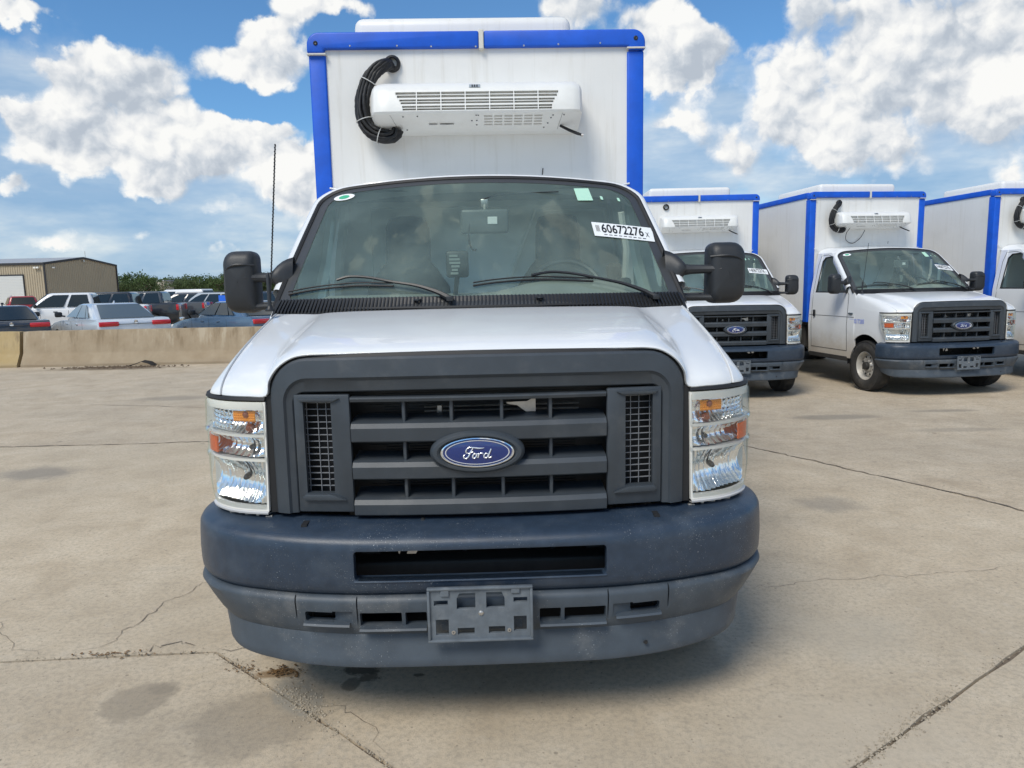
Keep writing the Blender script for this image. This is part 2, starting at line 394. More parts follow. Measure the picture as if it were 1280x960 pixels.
# ---- bumper
PLAN = spline([(0, -.122), (.3, -.119), (.44, -.112), (.60, -.088), (.74, -.050), (.87, .000), (.965, .070), (1.030, .160), (1.058, .24), (1.068, .30), (1.070, .345)], 5)
def plan_full():
    r = PLAN; l = [(-x, y) for x, y in reversed(PLAN[1:])]
    pts = l + r; out = []
    for i, (x, y) in enumerate(pts):
        a = pts[max(i - 1, 0)]; b = pts[min(i + 1, len(pts) - 1)]
        t = Vector((b[0] - a[0], b[1] - a[1])).normalized()
        out.append(((x, y), (t.y * -1, t.x), abs(x) / 1.070))      # inward normal (towards +Y at centre)
    return out
PF = plan_full()
def bump_surface(rows, zf):
    g = []
    for z, d in rows:
        row = []
        for (x, y), n, u in PF:
            zz, dd = zf(z, d, x, y, u)
            row.append((x + n[0] * dd, y + n[1] * dd, zz))
        g.append(row)
    return g
def y_at(x, d=0.0):
    x = abs(x)
    for (x0, y0), (x1, y1) in zip(PLAN, PLAN[1:]):
        if x0 <= x <= x1: return y0 + (y1 - y0) * (x - x0) / max(1e-6, x1 - x0) + d
    return .56
def shell_mb(outer_rows, inner_rows, zf):
    """closed shell from outer rows (top to bottom) and inner rows (top to bottom)"""
    outer = bump_surface(outer_rows, zf); inner = bump_surface(inner_rows, zf)
    rows = outer + inner[::-1]
    nu = len(PF); nr = len(rows)
    bm = bmesh.new(); vv = [[bm.verts.new(v) for v in r] for r in rows]
    for j in range(nr):
        k = (j + 1) % nr
        for i in range(nu - 1): bm.faces.new((vv[j][i], vv[j][i + 1], vv[k][i + 1], vv[k][i]))
    for e in (0, nu - 1):
        f = bm.faces.new([q[e] for q in vv]); bmesh.ops.triangulate(bm, faces=[f])
    bm.verts.index_update(); r = MB(); r.bm(bm); bm.free(); return r
mb = shell_mb(
    [(.752, .17), (.748, .13), (.742, .09), (.734, .052), (.726, .026), (.716, .010), (.702, .001), (.680, -.002), (.620, -.004), (.575, -.003), (.552, -.001), (.538, .006), (.528, .018), (.522, .030)],
    [(.724, .17), (.716, .11), (.702, .06), (.670, .038), (.600, .034), (.560, .034), (.536, .036)],
    lambda z, d, x, y, u: (z + .014 * u ** 2 * (1 if z > .7 else 0), d - .004 * u ** 3))
bumper = mb.build('bumper', bumperm, T)
c = MB(); c.rbox(-.427, .418, -.20, .10, .583, .684, .012, 3); cut(bumper, c)
bevel(bumper, .004, 2, 50)
shade(bumper, 40)
# rolled edge round the big opening
mb = MB()
for z0, z1, zo in ((.5745, .583, 0), ):
    rows = []
    for dz, dy in ((0, .006), (.004, -.004), (.0085, -.002), (.0085, .05)):
        rows.append([(x, y_at(x, -.004 + dy), z0 + dz) for x in [-.427 + i * .845 / 30 for i in range(31)]])
    mb.grid(rows)
mb.build('opening_edge', bumperm, bumper, smooth=True)

mb = shell_mb(
    [(.526, .034), (.527, .016), (.524, -.002), (.516, -.012), (.504, -.016), (.460, -.010), (.415, -.002), (.394, .005), (.384, .010), (.376, .007), (.350, -.001), (.305, -.013), (.288, -.019), (.278, -.017), (.272, -.004), (.274, .02)],
    [(.508, .042), (.470, .030), (.420, .028), (.360, .026), (.310, .026), (.290, .026)],
    lambda z, d, x, y, u: (max(z, .272 + max(0., y - .12) * .20 + (z - .26) * .5) if y > .10 else z,
                           d + max(0, .50 - z) * (.47 * u ** 4) + .008 - .002 * u ** 3))
dam = mb.build('air_dam', valancem, T)
cc = MB()
for s in (-1, 1):
    cc.rbox(min(s * .505, s * .605), max(s * .505, s * .605), -.25, .1, .432, .470, .006, 1)     # fog lamp opening
    cc.rbox(min(s * .19, s * .262) , max(s * .19, s * .262), -.25, .1, .421, .470, .003, 1)
    cc.rbox(min(s * .274, s * .415), max(s * .274, s * .415), -.25, .1, .421, .470, .003, 1)
cut(dam, cc)
cc = MB()
for s in (-1, 1):      # tapered scoop beside the fog lamp opening
    y0 = y_at(.44) + .004
    cc.prism([(s * .440, y0 - .08), (s * .440, y0), (s * .510, y0 + .030), (s * .510, y0 - .08)], 'z', .428, .474)
cut(dam, cc)
cc = MB()
for s in (-1, 1):
    for x, z0, z1 in ((.423, .405, .54), (.636, .43, .54)):
        cc.box(s * x - .0025, s * x + .0025, -.3, y_at(x) + .007, z0, z1)
cut(dam, cc)
cc = MB()
for s in (-1, 1):
    xs = [.428 + .203 * i / 8 for i in range(9)]
    cc.prism([(s * x, y_at(x) + .008) for x in xs] + [(s * xs[-1], -.3), (s * xs[0], -.3)], 'z', .4035, .4075)
cut(dam, cc)
shade(dam, 38)
mb = MB()
for s in (-1, 1):
    mb.box(min(s * .49, s * .62), max(s * .49, s * .62), .0, .008, .41, .49)
mb.build('vent_backing', darkin, dam)
mb = MB()           # light ledge lips below the vents
for s in (-1, 1):
    xs = [.19 + i * .225 / 10 for i in range(11)]
    rows = [[(s * x, y_at(x, dy), z) for x in xs] for dy, z in ((.02, .4215), (-.018, .4195), (-.024, .414), (-.016, .407))]
    mb.grid(rows)
    xs = [.45 + i * .16 / 10 for i in range(11)]
    rows = [[(s * x, y_at(x, dy), z) for x in xs] for dy, z in ((.02, .4325), (-.010, .430), (-.015, .424), (-.010, .418))]
    mb.grid(rows)
mb.build('vent_lip', valancem, dam, smooth=True)

# ---- licence plate bracket
mb = MB(); mb.rbox(-.181, .163, -.165, -.152, .384, .571, .006, 2)
pb = mb.build('plate_bracket', platem, T)
def PX(x): return -.179 + (x - 128) / 1042 * .341
def PZ(y): return .570 - (y - 92) / 528 * .187
cc = MB()
for x0, x1, y0, y1 in ((182, 322, 215, 265), (985, 1125, 203, 250), (195, 325, 402, 555), (985, 1115, 388, 535), (415, 585, 490, 555), (730, 895, 483, 550)):
    cc.box(PX(x0), PX(x1), -.2, -.1, PZ(y1), PZ(y0))
cc.prism([(PX(412), PZ(305)), (PX(600), PZ(303)), (PX(600), PZ(148)), (PX(440), PZ(150)), (PX(412), PZ(205))], 'y', -.2, -.1)
cc.prism([(PX(710), PZ(300)), (PX(895), PZ(298)), (PX(895), PZ(205)), (PX(865), PZ(145)), (PX(710), PZ(145))], 'y', -.2, -.1)
cut(pb, cc); bevel(pb, .0015, 1, 50)
fr = MB()
for (x0, x1, z0, z1) in ((-.183, .165, .383, .392), (-.183, .165, .563, .572), (-.183, -.174, .392, .563), (.156, .165, .392, .563)):
    fr.rbox(x0, x1, -.174, -.158, z0, z1, .003, 2)
fr.build('bracket_rim', platem, pb, smooth=True)
mb = MB(); mb.rbox(PX(250), PX(340), -.172, -.160, PZ(175), PZ(110), .003, 1); mb.rbox(PX(960), PX(1052), -.172, -.160, PZ(160), PZ(100), .003, 1)
mb.build('clip', platem, pb)
mb = MB(); mb.lathe([(-.170, 0), (-.1705, .004), (-.168, .0085), (-.164, .0095), (-.160, .0095)], 14, (PX(655), 0, PZ(345)), 'y')
mb.lathe([(-.168, .0025), (-.168, .0065), (-.160, .0075)], 10, (PX(372), 0, PZ(530)), 'y'); mb.lathe([(-.168, .0025), (-.168, .0065), (-.160, .0075)], 10, (PX(937), 0, PZ(522)), 'y')
mb.build('rivet', alum, pb, smooth=True)
MB().box(-.14, .13, -.118, -.110, .40, .56).build('bracket_backing', valancem, pb)
MB().lathe([(-.140, 0), (-.141, .006), (-.136, .008)], 12, (.555, .035, .325), 'y').build('push_pin', blackp, dam, smooth=True)

# ---- dark space behind the bumper, cross member and scraps of metal seen through it
mb = MB(); mb.box(-.62, .62, .30, .32, .30, 1.20); mb.box(-.70, .70, .02, .32, .28, .30); mb.box(-.62, -.60, -.02, .30, .30, .75); mb.box(.60, .62, -.02, .30, .30, .75)
mb.build('engine_bay_shroud', darkin, T)
mb = MB(); mb.rbox(-.55, .55, .06, .16, .50, .575, .01); mb.rbox(-.5, .5, .20, .26, .68, .74, .01)
mb.build('cross_member', chassism, T)
mb = MB(); mb.prism([(-.30, .675), (-.27, .675), (-.288, .635)], 'y', -.02, -.01); mb.prism([(-.262, .636), (-.25, .668), (-.236, .672), (-.222, .650), (-.23, .636)], 'y', -.02, -.01)
mb.prism([(.16, .667), (.19, .674), (.205, .655), (.18, .650)], 'y', -.02, -.01); mb.prism([(.215, .674), (.245, .676), (.25, .662), (.225, .655)], 'y', -.03, -.02)
mb.build('tow_hook', alum, T)
mb = MB()
for cx in (.05, .38):
    mb.tube([(cx - .13 + .26 * i / 12, .16, .56 + .11 * math.sin(pi * i / 12)) for i in range(13)], .006, 6)
mb.build('hose_loop', chassism, T)
mb = MB(); mb.rbox(-.40, -.34, .00, .03, .722, .745, .003); mb.rbox(.27, .33, .00, .03, .724, .746, .003); mb.lathe([(.0, 0), (.0, .008), (.02, .010)], 8, (-.205, 0, .745), 'y')
mb.build('bumper_bracket', radm, T)
mb = MB(); 
for s in (-1, 1):
    for x, w_, h_ in ((.755, .012, .006), (.80, .006, .010), (.838, .014, .007), (.872, .007, .010), (.905, .012, .008)): mb.rbox(s * x - w_, s * x + w_, .06 + (x - .74) * .45, .075 + (x - .74) * .45, .752, .752 + h_, .002, 1)
mb.build('lamp_clips', alum, T)

# ---- grille
def gd(v): return (v[0], v[1] + .055 * (abs(v[0]) / .72) ** 2.2, v[2])
def arch(hw, top, rad, bot, tuck=0.0, n=8):
    """inverted U outline from lower left over the top to lower right"""
    L = [(-hw - tuck, bot)] + [(-hw - tuck * (1 - k / 4.), bot + (top - rad - bot) * k / 4.) for k in range(1, 4)]
    for k in range(n + 1):
        a = pi - (pi / 2) * k / n; L.append((-hw + rad + rad * math.cos(a), top - rad + rad * math.sin(a)))
    m = [(-hw + rad + (2 * hw - 2 * rad) * k / 12., top + .004 * math.sin(pi * k / 12.)) for k in range(1, 12)]
    return L + m + [(-x, z) for x, z in reversed(L)]
rows = []
for (hw, top, rad, y, bot) in ((.722, 1.318, .135, .060, .772), (.720, 1.317, .135, .010, .772), (.712, 1.309, .128, .002, .772), (.672, 1.250, .085, -.006, .772), (.664, 1.238, .075, .004, .772), (.645, 1.203, .045, .010, .772), (.641, 1.199, .040, .014, .772), (.641, 1.199, .040, .08, .772)):
    rows.append([(x, y, z) for x, z in arch(hw, top, rad, bot)])
mb = MB(); mb.grid(rows)
bx = [-.722 + 1.444 * i / 24 for i in range(25)]
GR = mb.build('grille', grillem, T, deform=gd); shade(GR, 30)
# black rubber gap round the grille, between it and the bonnet
rows = [[(x, y, z) for x, z in arch(hw, top, .138, .772)] for hw, top, y in ((.718, 1.315, .020), (.733, 1.329, .028), (.736, 1.333, .10))]
mb = MB(); mb.grid(rows); mb.build('grille_gap', rubber, T, deform=gd, smooth=True)
for s in (-1, 1):
    mb = MB(); mb.rbox(min(s * .4425, s * .6385), max(s * .4425, s * .6385), .004, .03, .776, 1.192, .006, 2)
    pn = mb.build('side_panel', grillem, GR)
    cc = MB(); cc.prism([(s * .508, .845), (s * .606, .845), (s * .606, 1.166), (s * .508, 1.166)], 'y', -.05, .1); cut(pn, cc)
    # chamfered scoop inboard of the hole
    cc = MB(); cc.add([(s * .47, .00, 1.176), (s * .512, .029, 1.166), (s * .512, .029, .846), (s * .47, .00, .822), (s * .512, -.02, 1.176), (s * .512, -.02, .822), (s * .47, -.02, 1.176), (s * .47, -.02, .822)],
                      [(0, 1, 2, 3), (0, 3, 7, 6), (4, 5, 2, 1), (6, 7, 5, 4), (0, 6, 4, 1), (3, 2, 5, 7)])
    pn.data.transform(Matrix.Identity(4))
    for v in pn.data.vertices: v.co = Vector(gd(v.co))
    shade(pn, 30)
    mb = MB()       # bright lip at the foot of the mesh opening, and the top hood
    mb.prism([(s * .465, .822), (s * .52, .843), (s * .610, .843), (s * .622, .832), (s * .612, .820)], 'y', -.010, .012)
    mb.prism([(s * .475, 1.180), (s * .50, 1.168), (s * .612, 1.168), (s * .624, 1.180)], 'y', -.006, .012)
    lp = mb.build('scoop_lip', grillem, GR, deform=gd); bevel(lp, .003, 2); shade(lp, 30)
    mb = MB()
    for i in range(14):
        z = .862 + i * .0228; mb.box(min(s * .5, s * .612), max(s * .5, s * .612), .040, .048, z - .0011, z + .0011)
    for x in (.533, .563, .603): mb.box(s * x - .0010, s * x + .0010, .038, .046, .84, 1.17)
    mb.build('mesh_insert', pbr('wire_grey', (.20, .21, .23), .4), GR, deform=gd)
    MB().box(min(s * .49, s * .63), max(s * .49, s * .63), .10, .105, .82, 1.18).build('mesh_backing', darkin, GR, deform=gd)
def bar(z0, z1, top):
    pr = [(.018, z1 + .004), (.002, z1), (-.010, z1 - .015), (-.006, z0 + .004), (-.002, z0), (.022, z0 + .001), (.120, z1 - .004), (.120, z1 + .016)] if not top else \
         [(.016, z1), (.002, z1 - .001), (-.004, z1 - .006), (.0, z0), (.05, z0), (.05, z1)]
    mb = MB(); n = 16
    rows = [[(-.4395 + .879 * i / n, y, z) for i in range(n + 1)] for y, z in pr + [pr[0]]]
    mb.grid(rows)
    for e in (0, n): mb.f.append(tuple(j * (n + 1) + e for j in range(len(pr))))
    b = mb.build('grille_bar', grillem, GR, deform=gd); shade(b, 20); return b
for z0, z1, t in ((1.166, 1.182, True), (1.026, 1.090, False), (.895, .954, False), (.766, .821, False)): bar(z0, z1, t)
for z0, z1 in ((1.088, 1.168), (.952, 1.028), (.819, .897)):
    for x in (-.259, -.095, .078, .247):
        if z0 == .952 and abs(x) < .2: continue
        mb = MB(); mb.rbox(x - .006, x + .006, .016, .09, z0, z1, .0025, 1)
        mb.build('grille_divider', grillem, GR, deform=gd, smooth=True)
# radiator and condenser behind
mb = MB(); mb.box(-.60, .60, .270, .285, .74, 1.22)
for i in range(46): mb.box(-.36 if i % 3 else -.42, .36, .262, .268, .745 + i * .0102, .748 + i * .0102)
mb.build('radiator', radm, T)
mb = MB(); mb.tube([(-.20, .16, 1.120), (.36, .16, 1.122)], .0035, 6); mb.tube([(-.20, .16, 1.105), (.36, .16, 1.104)], .0035, 6)
mb.rbox(-.155, -.135, .148, .172, 1.098, 1.128, .003); mb.prism([(.095, 1.140), (.17, 1.142), (.185, 1.150), (.20, 1.150), (.20, 1.105), (.165, 1.105), (.135, 1.128), (.10, 1.134)], 'y', .10, .104)
mb.build('radiator_bracket', alum, T)

# ---- emblem
def ell(a, b, y, n=48): return [(-.008 + a * math.cos(2 * pi * k / n), y, .989 + b * math.sin(2 * pi * k / n)) for k in range(n)]
mb = MB(); mb.grid([ell(.163, .076, .02), ell(.163, .076, -.004), ell(.160, .073, -.016), ell(.150, .065, -.026), ell(.138, .0585, -.027), ell(.130, .053, -.016), ell(.12, .048, -.012), ell(.001, .001, -.012)], True)
EB = mb.build('emblem', grillem, T, smooth=True)
mb = MB(); mb.grid([ell(.129, .0545, -.010), ell(.128, .0535, -.020), ell(.125, .051, -.026), ell(.121, .048, -.027), ell(.117, .0455, -.022)], True)
mb.build('chrome_ring', chrome, EB, smooth=True)
mb = MB(); mb.grid([ell(.118, .0465, -.021), ell(.09, .034, -.0245), ell(.05, .02, -.0262), ell(.001, .001, -.0267)], True)
mb.build('blue_oval', emblue, EB, smooth=True)
mb = MB(); mb.grid([ell(.1105, .0425, -.0215), ell(.1095, .0417, -.0245), ell(.107, .0402, -.0245), ell(.106, .0395, -.0225)], True)
mb.build('thin_ring', emwhite, EB, smooth=True)
def EX(p, y=-.0285): return (-.008 + (p[0] - 606) * .000252, y, .989 - (p[1] - 285) * .000262)
mb = MB()
def stroke(pts, r):
    s = spline([p for p in pts], 5); rr = spline([(a, 0) for a in r], 5)
    mb.tube([EX(p) for p in s], [q[0] * .00026 for q in rr], 6)
stroke([(462, 292), (452, 262), (470, 226), (510, 211), (545, 216), (538, 232)], [6, 8, 7, 7, 8, 5])
stroke([(548, 226), (522, 262), (500, 305), (478, 340), (448, 358), (424, 346), (420, 322), (434, 312)], [6, 10, 10, 9, 9, 9, 8, 5])
stroke([(505, 213), (560, 216), (630, 226), (700, 222)], [6, 9, 10, 3])
stroke([(478, 292), (510, 288), (545, 270), (552, 280)], [4, 6, 5, 4])
stroke([(588, 300), (565, 296), (545, 320), (543, 345), (560, 356), (580, 346), (594, 320), (588, 300), (606, 300), (628, 294)], [8, 8, 10, 10, 8, 9, 10, 7, 5, 4])
stroke([(628, 292), (620, 325), (612, 352)], [7, 9, 8])
stroke([(620, 320), (636, 300), (654, 291), (676, 293), (680, 303)], [4, 6, 8, 9, 7])
stroke([(748, 304), (722, 296), (698, 316), (695, 342), (714, 356), (738, 342), (752, 312)], [7, 8, 9, 9, 8, 8, 7])
stroke([(792, 236), (772, 280), (754, 330), (762, 354), (786, 346), (800, 330)], [7, 9, 9, 8, 6, 3])
mb.build('script_lettering', emwhite, EB, smooth=True)

# ---- headlights
LPL = spline([(.742, .060), (.80, .072), (.87, .096), (.935, .138), (.992, .200), (1.022, .275), (1.028, .370)], 6)
def lamp_pt(s, t, z, d):
    """s side, t 0..1 inner to outer, d inward depth"""
    t = t * (1 - .24 * max(0, min(1, (1.02 - z) / .24)) ** 1.3 * t ** 3)
    sl = (1.17 - z) / .40 * .010 * (1 - t)
    f = t * (len(LPL) - 1); i = min(int(f), len(LPL) - 2); k = f - i
    x = LPL[i][0] * (1 - k) + LPL[i + 1][0] * k; y = LPL[i][1] * (1 - k) + LPL[i + 1][1] * k
    tx, ty = LPL[i + 1][0] - LPL[i][0], LPL[i + 1][1] - LPL[i][1]; L = math.hypot(tx, ty)
    low = max(0, .86 - z) * .12 * t
    return (s * (x + sl - low - ty / L * d), y + tx / L * d, z - .0 * t)
def lamp_grid(s, t0, t1, z0, z1, d, nt=12, nz=2, zs=None):
    rows = []
    for j in range(nz + 1):
        z = z0 + (z1 - z0) * j / nz
        rows.append([lamp_pt(s, t0 + (t1 - t0) * i / nt, z, d if not callable(d) else d((t0 + (t1 - t0) * i / nt), z)) for i in range(nt + 1)])
    return rows
def bowl(t0, t1, z0, z1, deep, flute, nf):
    tm, zm = (t0 + t1) / 2, (z0 + z1) / 2
    def f(t, z):
        a = (t - tm) / (t1 - t0) * 2; b = (z - zm) / (z1 - z0) * 2
        r = min(1, a * a * .9 + b * b * .7)
        return .018 + deep * (1 - r) + flute * math.sin(a * nf + b * .8)
    return f
for s in (-1, 1):
    mb = MB(); mb.grid(lamp_grid(s, 0, 1, .775, 1.170, .10, 16, 2))
    HL = mb.build('headlight', pbr('lamp_housing_grey', (.30, .31, .32), .4), T, smooth=True)
    # reflector chambers
    for (t0, t1, z0, z1, deep, fl, nf) in ((.04, .90, 1.052, 1.140, .050, .0035, 46), (.04, .90, .968, 1.038, .045, .0040, 32), (.04, .88, .800, .952, .065, .0055, 38)):
        mb = MB(); mb.grid(lamp_grid(s, t0, t1, z0, z1, bowl(t0, t1, z0, z1, deep, fl, nf), 80, 10))
        mb.build('reflector', reflm, HL, smooth=True, angle=60)
    # faceted chrome blocks in the turn signal chamber
    mb = MB()
    for i in range(7):
        for j in range(5):
            t = .42 + i * .060; z = 1.062 + j * .0150
            p = Vector(lamp_pt(s, t, z, .030)); h = .0058
            mb.add([(p.x - h, p.y, p.z - h), (p.x + h, p.y, p.z - h), (p.x + h, p.y, p.z + h), (p.x - h, p.y, p.z + h), (p.x, p.y - .006, p.z)], [(0, 1, 4), (1, 2, 4), (2, 3, 4), (3, 0, 4)])
    mb.build('reflector_facets', reflm, HL)
    # amber turn signal with its bulb, dimmer second bulb below it
    mb = MB()
    for i in range(10):
        for j in range(4):
            t = .15 + i * .021; z = 1.099 + j * .0090
            p = Vector(lamp_pt(s, t, z, .018)); h = .0055
            mb.add([(p.x - h, p.y, p.z - h), (p.x + h, p.y, p.z - h), (p.x + h, p.y, p.z + h), (p.x - h, p.y, p.z + h), (p.x, p.y - .005, p.z)], [(0, 1, 4), (1, 2, 4), (2, 3, 4), (3, 0, 4)])
    mb.build('turn_signal', amber, HL)
    mb = MB(); p = lamp_pt(s, .22, 1.118, .012)
    mb.lathe([(-.004, .001), (-.003, .008), (.004, .013), (.03, .013)], 14, p, 'y'); p = lamp_pt(s, .20, 1.070, .014)
    mb.lathe([(-.004, .001), (-.003, .009), (.004, .014), (.03, .014)], 14, p, 'y')
    mb.build('bulb', pbr('amber_bulb', (.28, .075, .03), .12, coat=.8), HL, smooth=True)
    mb = MB(); p = lamp_pt(s, .27, .890, .03); mb.lathe([(-.014, .001), (-.012, .008), (.0, .011), (.03, .011)], 14, p, 'y')
    p = lamp_pt(s, .2, 1.0, .02); mb.lathe([(-.004, .001), (-.003, .005), (.004, .008), (.03, .008)], 12, p, 'y')
    mb.build('bulb', pbr('dark_bulb', (.10, .09, .085), .12, metal=.5), HL, smooth=True)
    mb = MB(); mb.grid(lamp_grid(s, .54, .80, .974, 1.031, .006, 6, 2))
    mk = mb.build('side_marker', orange, HL); solidify(mk, .006, 0)
    # pale plastic frame and dividers
    mb = MB()
    def strip(t0, t1, z0, z1, d0, th=.012, nt=12):
        g0 = lamp_grid(s, t0, t1, z0, z1, d0, nt, 1); g1 = lamp_grid(s, t0, t1, z0, z1, d0 + th, nt, 1)
        mb.grid([g1[0], g0[0], g0[1], g1[1], g1[0]])
        for e in (0, -1):
            b = len(mb.v); mb.v += [g0[0][e], g0[1][e], g1[1][e], g1[0][e]]; mb.f.append((b, b + 1, b + 2, b + 3))
    strip(0, 1, 1.137, 1.166, .004, nt=18); strip(0, 1, .776, .796, .004, nt=18)
    strip(0, .036, .796, 1.137, .004, nt=2)
    strip(.036, .92, 1.040, 1.050, .008, .03); strip(.036, .92, .953, .963, .008, .03)
    strip(.885, .915, .796, 1.137, .010, .03, 2)
    bz = mb.build('lamp_bezel', lampw, HL); shade(bz, 30)
    mb = MB(); mb.grid(lamp_grid(s, .915, 1, .80, 1.14, .012, 8, 3)); mb.build('lamp_side_panel', pbr('pale_lamp_side', (.78, .78, .75), .3), HL, smooth=True)
    # clear ribbed cover
    rows = []
    for z, d in ((1.168, .012), (1.166, .002), (1.150, -.004), (1.062, -.006), (1.056, -.009), (1.046, -.009), (1.040, -.002), (.975, -.003), (.968, -.008), (.955, -.008), (.948, -.003), (.86, -.003), (.80, -.001), (.783, .002), (.778, .012)):
        rows.append([lamp_pt(s, i / 22, z, d + (0 if i > 1 else .012 * (1 - i))) for i in range(23)])
    mb = MB(); mb.grid(rows); mb.build('clear_cover', lens, HL, smooth=True, angle=25)
    # dark trim line between lamp and wing, and grey seal below
    mb = MB(); rows = [[lamp_pt(s, i / 16, z, d) for i in range(17)] for z, d in ((1.168, .006), (1.172, .0), (1.182, .004), (1.184, .03))]
    mb.grid(rows); mb.build('lamp_top_trim', rubber, HL, smooth=True)
    mb = MB(); rows = [[lamp_pt(s, i / 16, z, d) for i in range(17)] for z, d in ((.776, .006), (.772, -.004), (.766, -.003), (.764, .03))]
    mb.grid(rows); mb.build('lamp_bottom_trim', pbr('pale_lamp_grey', (.5, .5, .5), .3), HL, smooth=True)
    mb = MB(); mb.box(min(s * .722, s * .745), max(s * .722, s * .745), .072, .12, .77, 1.19); mb.build('lamp_gap', rubber, T)

# ---- bonnet and front wings: columns of four bezier control points each
K = [  # front edge S, C1, C2, rear edge E
 ((0, .040, 1.333), (0, .060, 1.372), (0, .42, 1.425), (0, .86, 1.452)),
 ((.30, .041, 1.332), (.30, .061, 1.370), (.31, .42, 1.422), (.32, .865, 1.450)),
 ((.50, .044, 1.330), (.50, .064, 1.366), (.53, .42, 1.417), (.56, .88, 1.447)),
 ((.585, .047, 1.329), (.588, .066, 1.362), (.63, .42, 1.412), (.66, .89, 1.444)),
 ((.640, .049, 1.318), (.645, .070, 1.352), (.675, .42, 1.402), (.705, .90, 1.441)),
 ((.690, .053, 1.285), (.692, .074, 1.335), (.705, .42, 1.374), (.735, .91, 1.437)),
 ((.722, .057, 1.240), (.724, .078, 1.312), (.735, .42, 1.352), (.765, .92, 1.436)),
 ((.735, .060, 1.190), (.740, .080, 1.285), (.765, .42, 1.346), (.80, .93, 1.437)),
 ((.80, .075, 1.187), (.802, .090, 1.272), (.84, .44, 1.342), (.87, .95, 1.438)),
 ((.87, .105, 1.186), (.872, .115, 1.262), (.905, .46, 1.345), (.925, .975, 1.438)),
 ((.912, .135, 1.1855), (.914, .14, 1.250), (.942, .47, 1.332), (.948, .985, 1.438))]
K2 = [
 ((.916, .139, 1.1855), (.918, .145, 1.250), (.946, .474, 1.330), (.951, .987, 1.437)),
 ((.950, .172, 1.184), (.953, .176, 1.232), (.970, .49, 1.302), (.968, .99, 1.425)),
 ((.976, .210, 1.183), (.979, .215, 1.215), (.988, .50, 1.262), (.980, 1.0, 1.395)),
 ((.990, .255, 1.181), (.992, .26, 1.195), (.998, .51, 1.215), (.990, 1.0, 1.33)),
 ((.999, .320, 1.178), (1.0, .35, 1.178), (1.003, .55, 1.17), (.998, 1.0, 1.24))]
def bez(c, v):
    a, b, d, e = c; u = 1 - v
    return tuple(u ** 3 * a[i] + 3 * u * u * v * b[i] + 3 * u * v * v * d[i] + v ** 3 * e[i] for i in range(3))
def colset(K, n):
    flat = [tuple(x for p in c for x in p) for c in K]
    sp = spline(flat, n)
    return [tuple(tuple(c[i * 3:i * 3 + 3]) for i in range(4)) for c in sp]
vs = [0, .012, .03, .06, .10, .16, .23, .31, .4, .5, .6, .7, .8, .9, 1.0]
cs = colset(K, 4)
mir = [tuple((-p[0], p[1], p[2]) for p in c) for c in reversed(cs[1:])]
cols = mir + cs
mb = MB(); mb.grid([[bez(c, v) for c in cols] for v in vs])
hood = mb.build('bonnet', white, T); shade(hood, 60)
# folded-under lip along the bonnet front
mb = MB(); fr_ = [bez(c, 0) for c in cols]
mb.grid([fr_, [(x, y + .004, z - .004) for x, y, z in fr_], [(x, y + .05, z - .004) for x, y, z in fr_]])
mb.build('bonnet_lip', white, hood, smooth=True)
mb = MB()
for s in (-1, 1):
    c2 = [tuple((s * p[0], p[1], p[2]) for p in c) for c in (K[-1], K2[0])]
    mb.grid([[(p[0], p[1] + .004, p[2] - .010) for p in (bez(c, v) for c in c2)] for v in vs])
mb.build('bonnet_seam', rubber, hood)
# rear corner wedge of the hood is closed by the cowl
for s in (-1, 1):
    c2 = [tuple((s * p[0], p[1], p[2]) for p in c) for c in colset(K2, 4)]
    g = [[bez(c, v) for c in c2] for v in vs]
    low = []
    for r in g:
        x, y, z = r[-1]
        yy = y
        k_ = max(0, 1 - (y - .32) / .10)
        low.append([(s * .999, yy, min(z, 1.05)), (s * 1.0, yy - .02 * k_, .93), (s * .998 - s * .01 * k_, yy - .08 * k_, .80), (s * .985, yy - .08 * k_, .66), (s * .975, yy, .50)])
    g = [r + l for r, l in zip(g, low)]
    mb = MB(); mb.grid(g)
    fe = mb.build('front_wing', dusty, T); solidify(fe, .012, 0)
    cc = MB()
    cc.lathe([(-.3, .001), (-.3, .445), (.3, .445), (.3, .001)], 40, (s * 1.0, .70, .40), 'x'); cc.box(s * 1.0 - .3, s * 1.0 + .3, .255, 1.145, -.2, .40)
    cc.box(s * 1.0 - .3, s * 1.0 + .3, -.2, .42, .2, 1.0) if False else None
    cut(fe, cc)
    shade(fe, 45)
    mb = MB(); mb.grid([[(s * x, .70 + r_ * math.cos(a), .40 + r_ * math.sin(a)) for a in [R(-5 + 140 * k / 20) for k in range(21)]] for x, r_ in ((.62, .02), (.62, .455), (.985, .455))]); mb.build('wheel_arch_liner', blackp, T)
    if s < 0:
        MB().rbox(-1.024, -1.000, 1.03, 1.13, 1.125, 1.152, .004, 1).build('wing_badge', pbr('badge_grey', (.12, .15, .17), .3, metal=.4), T)

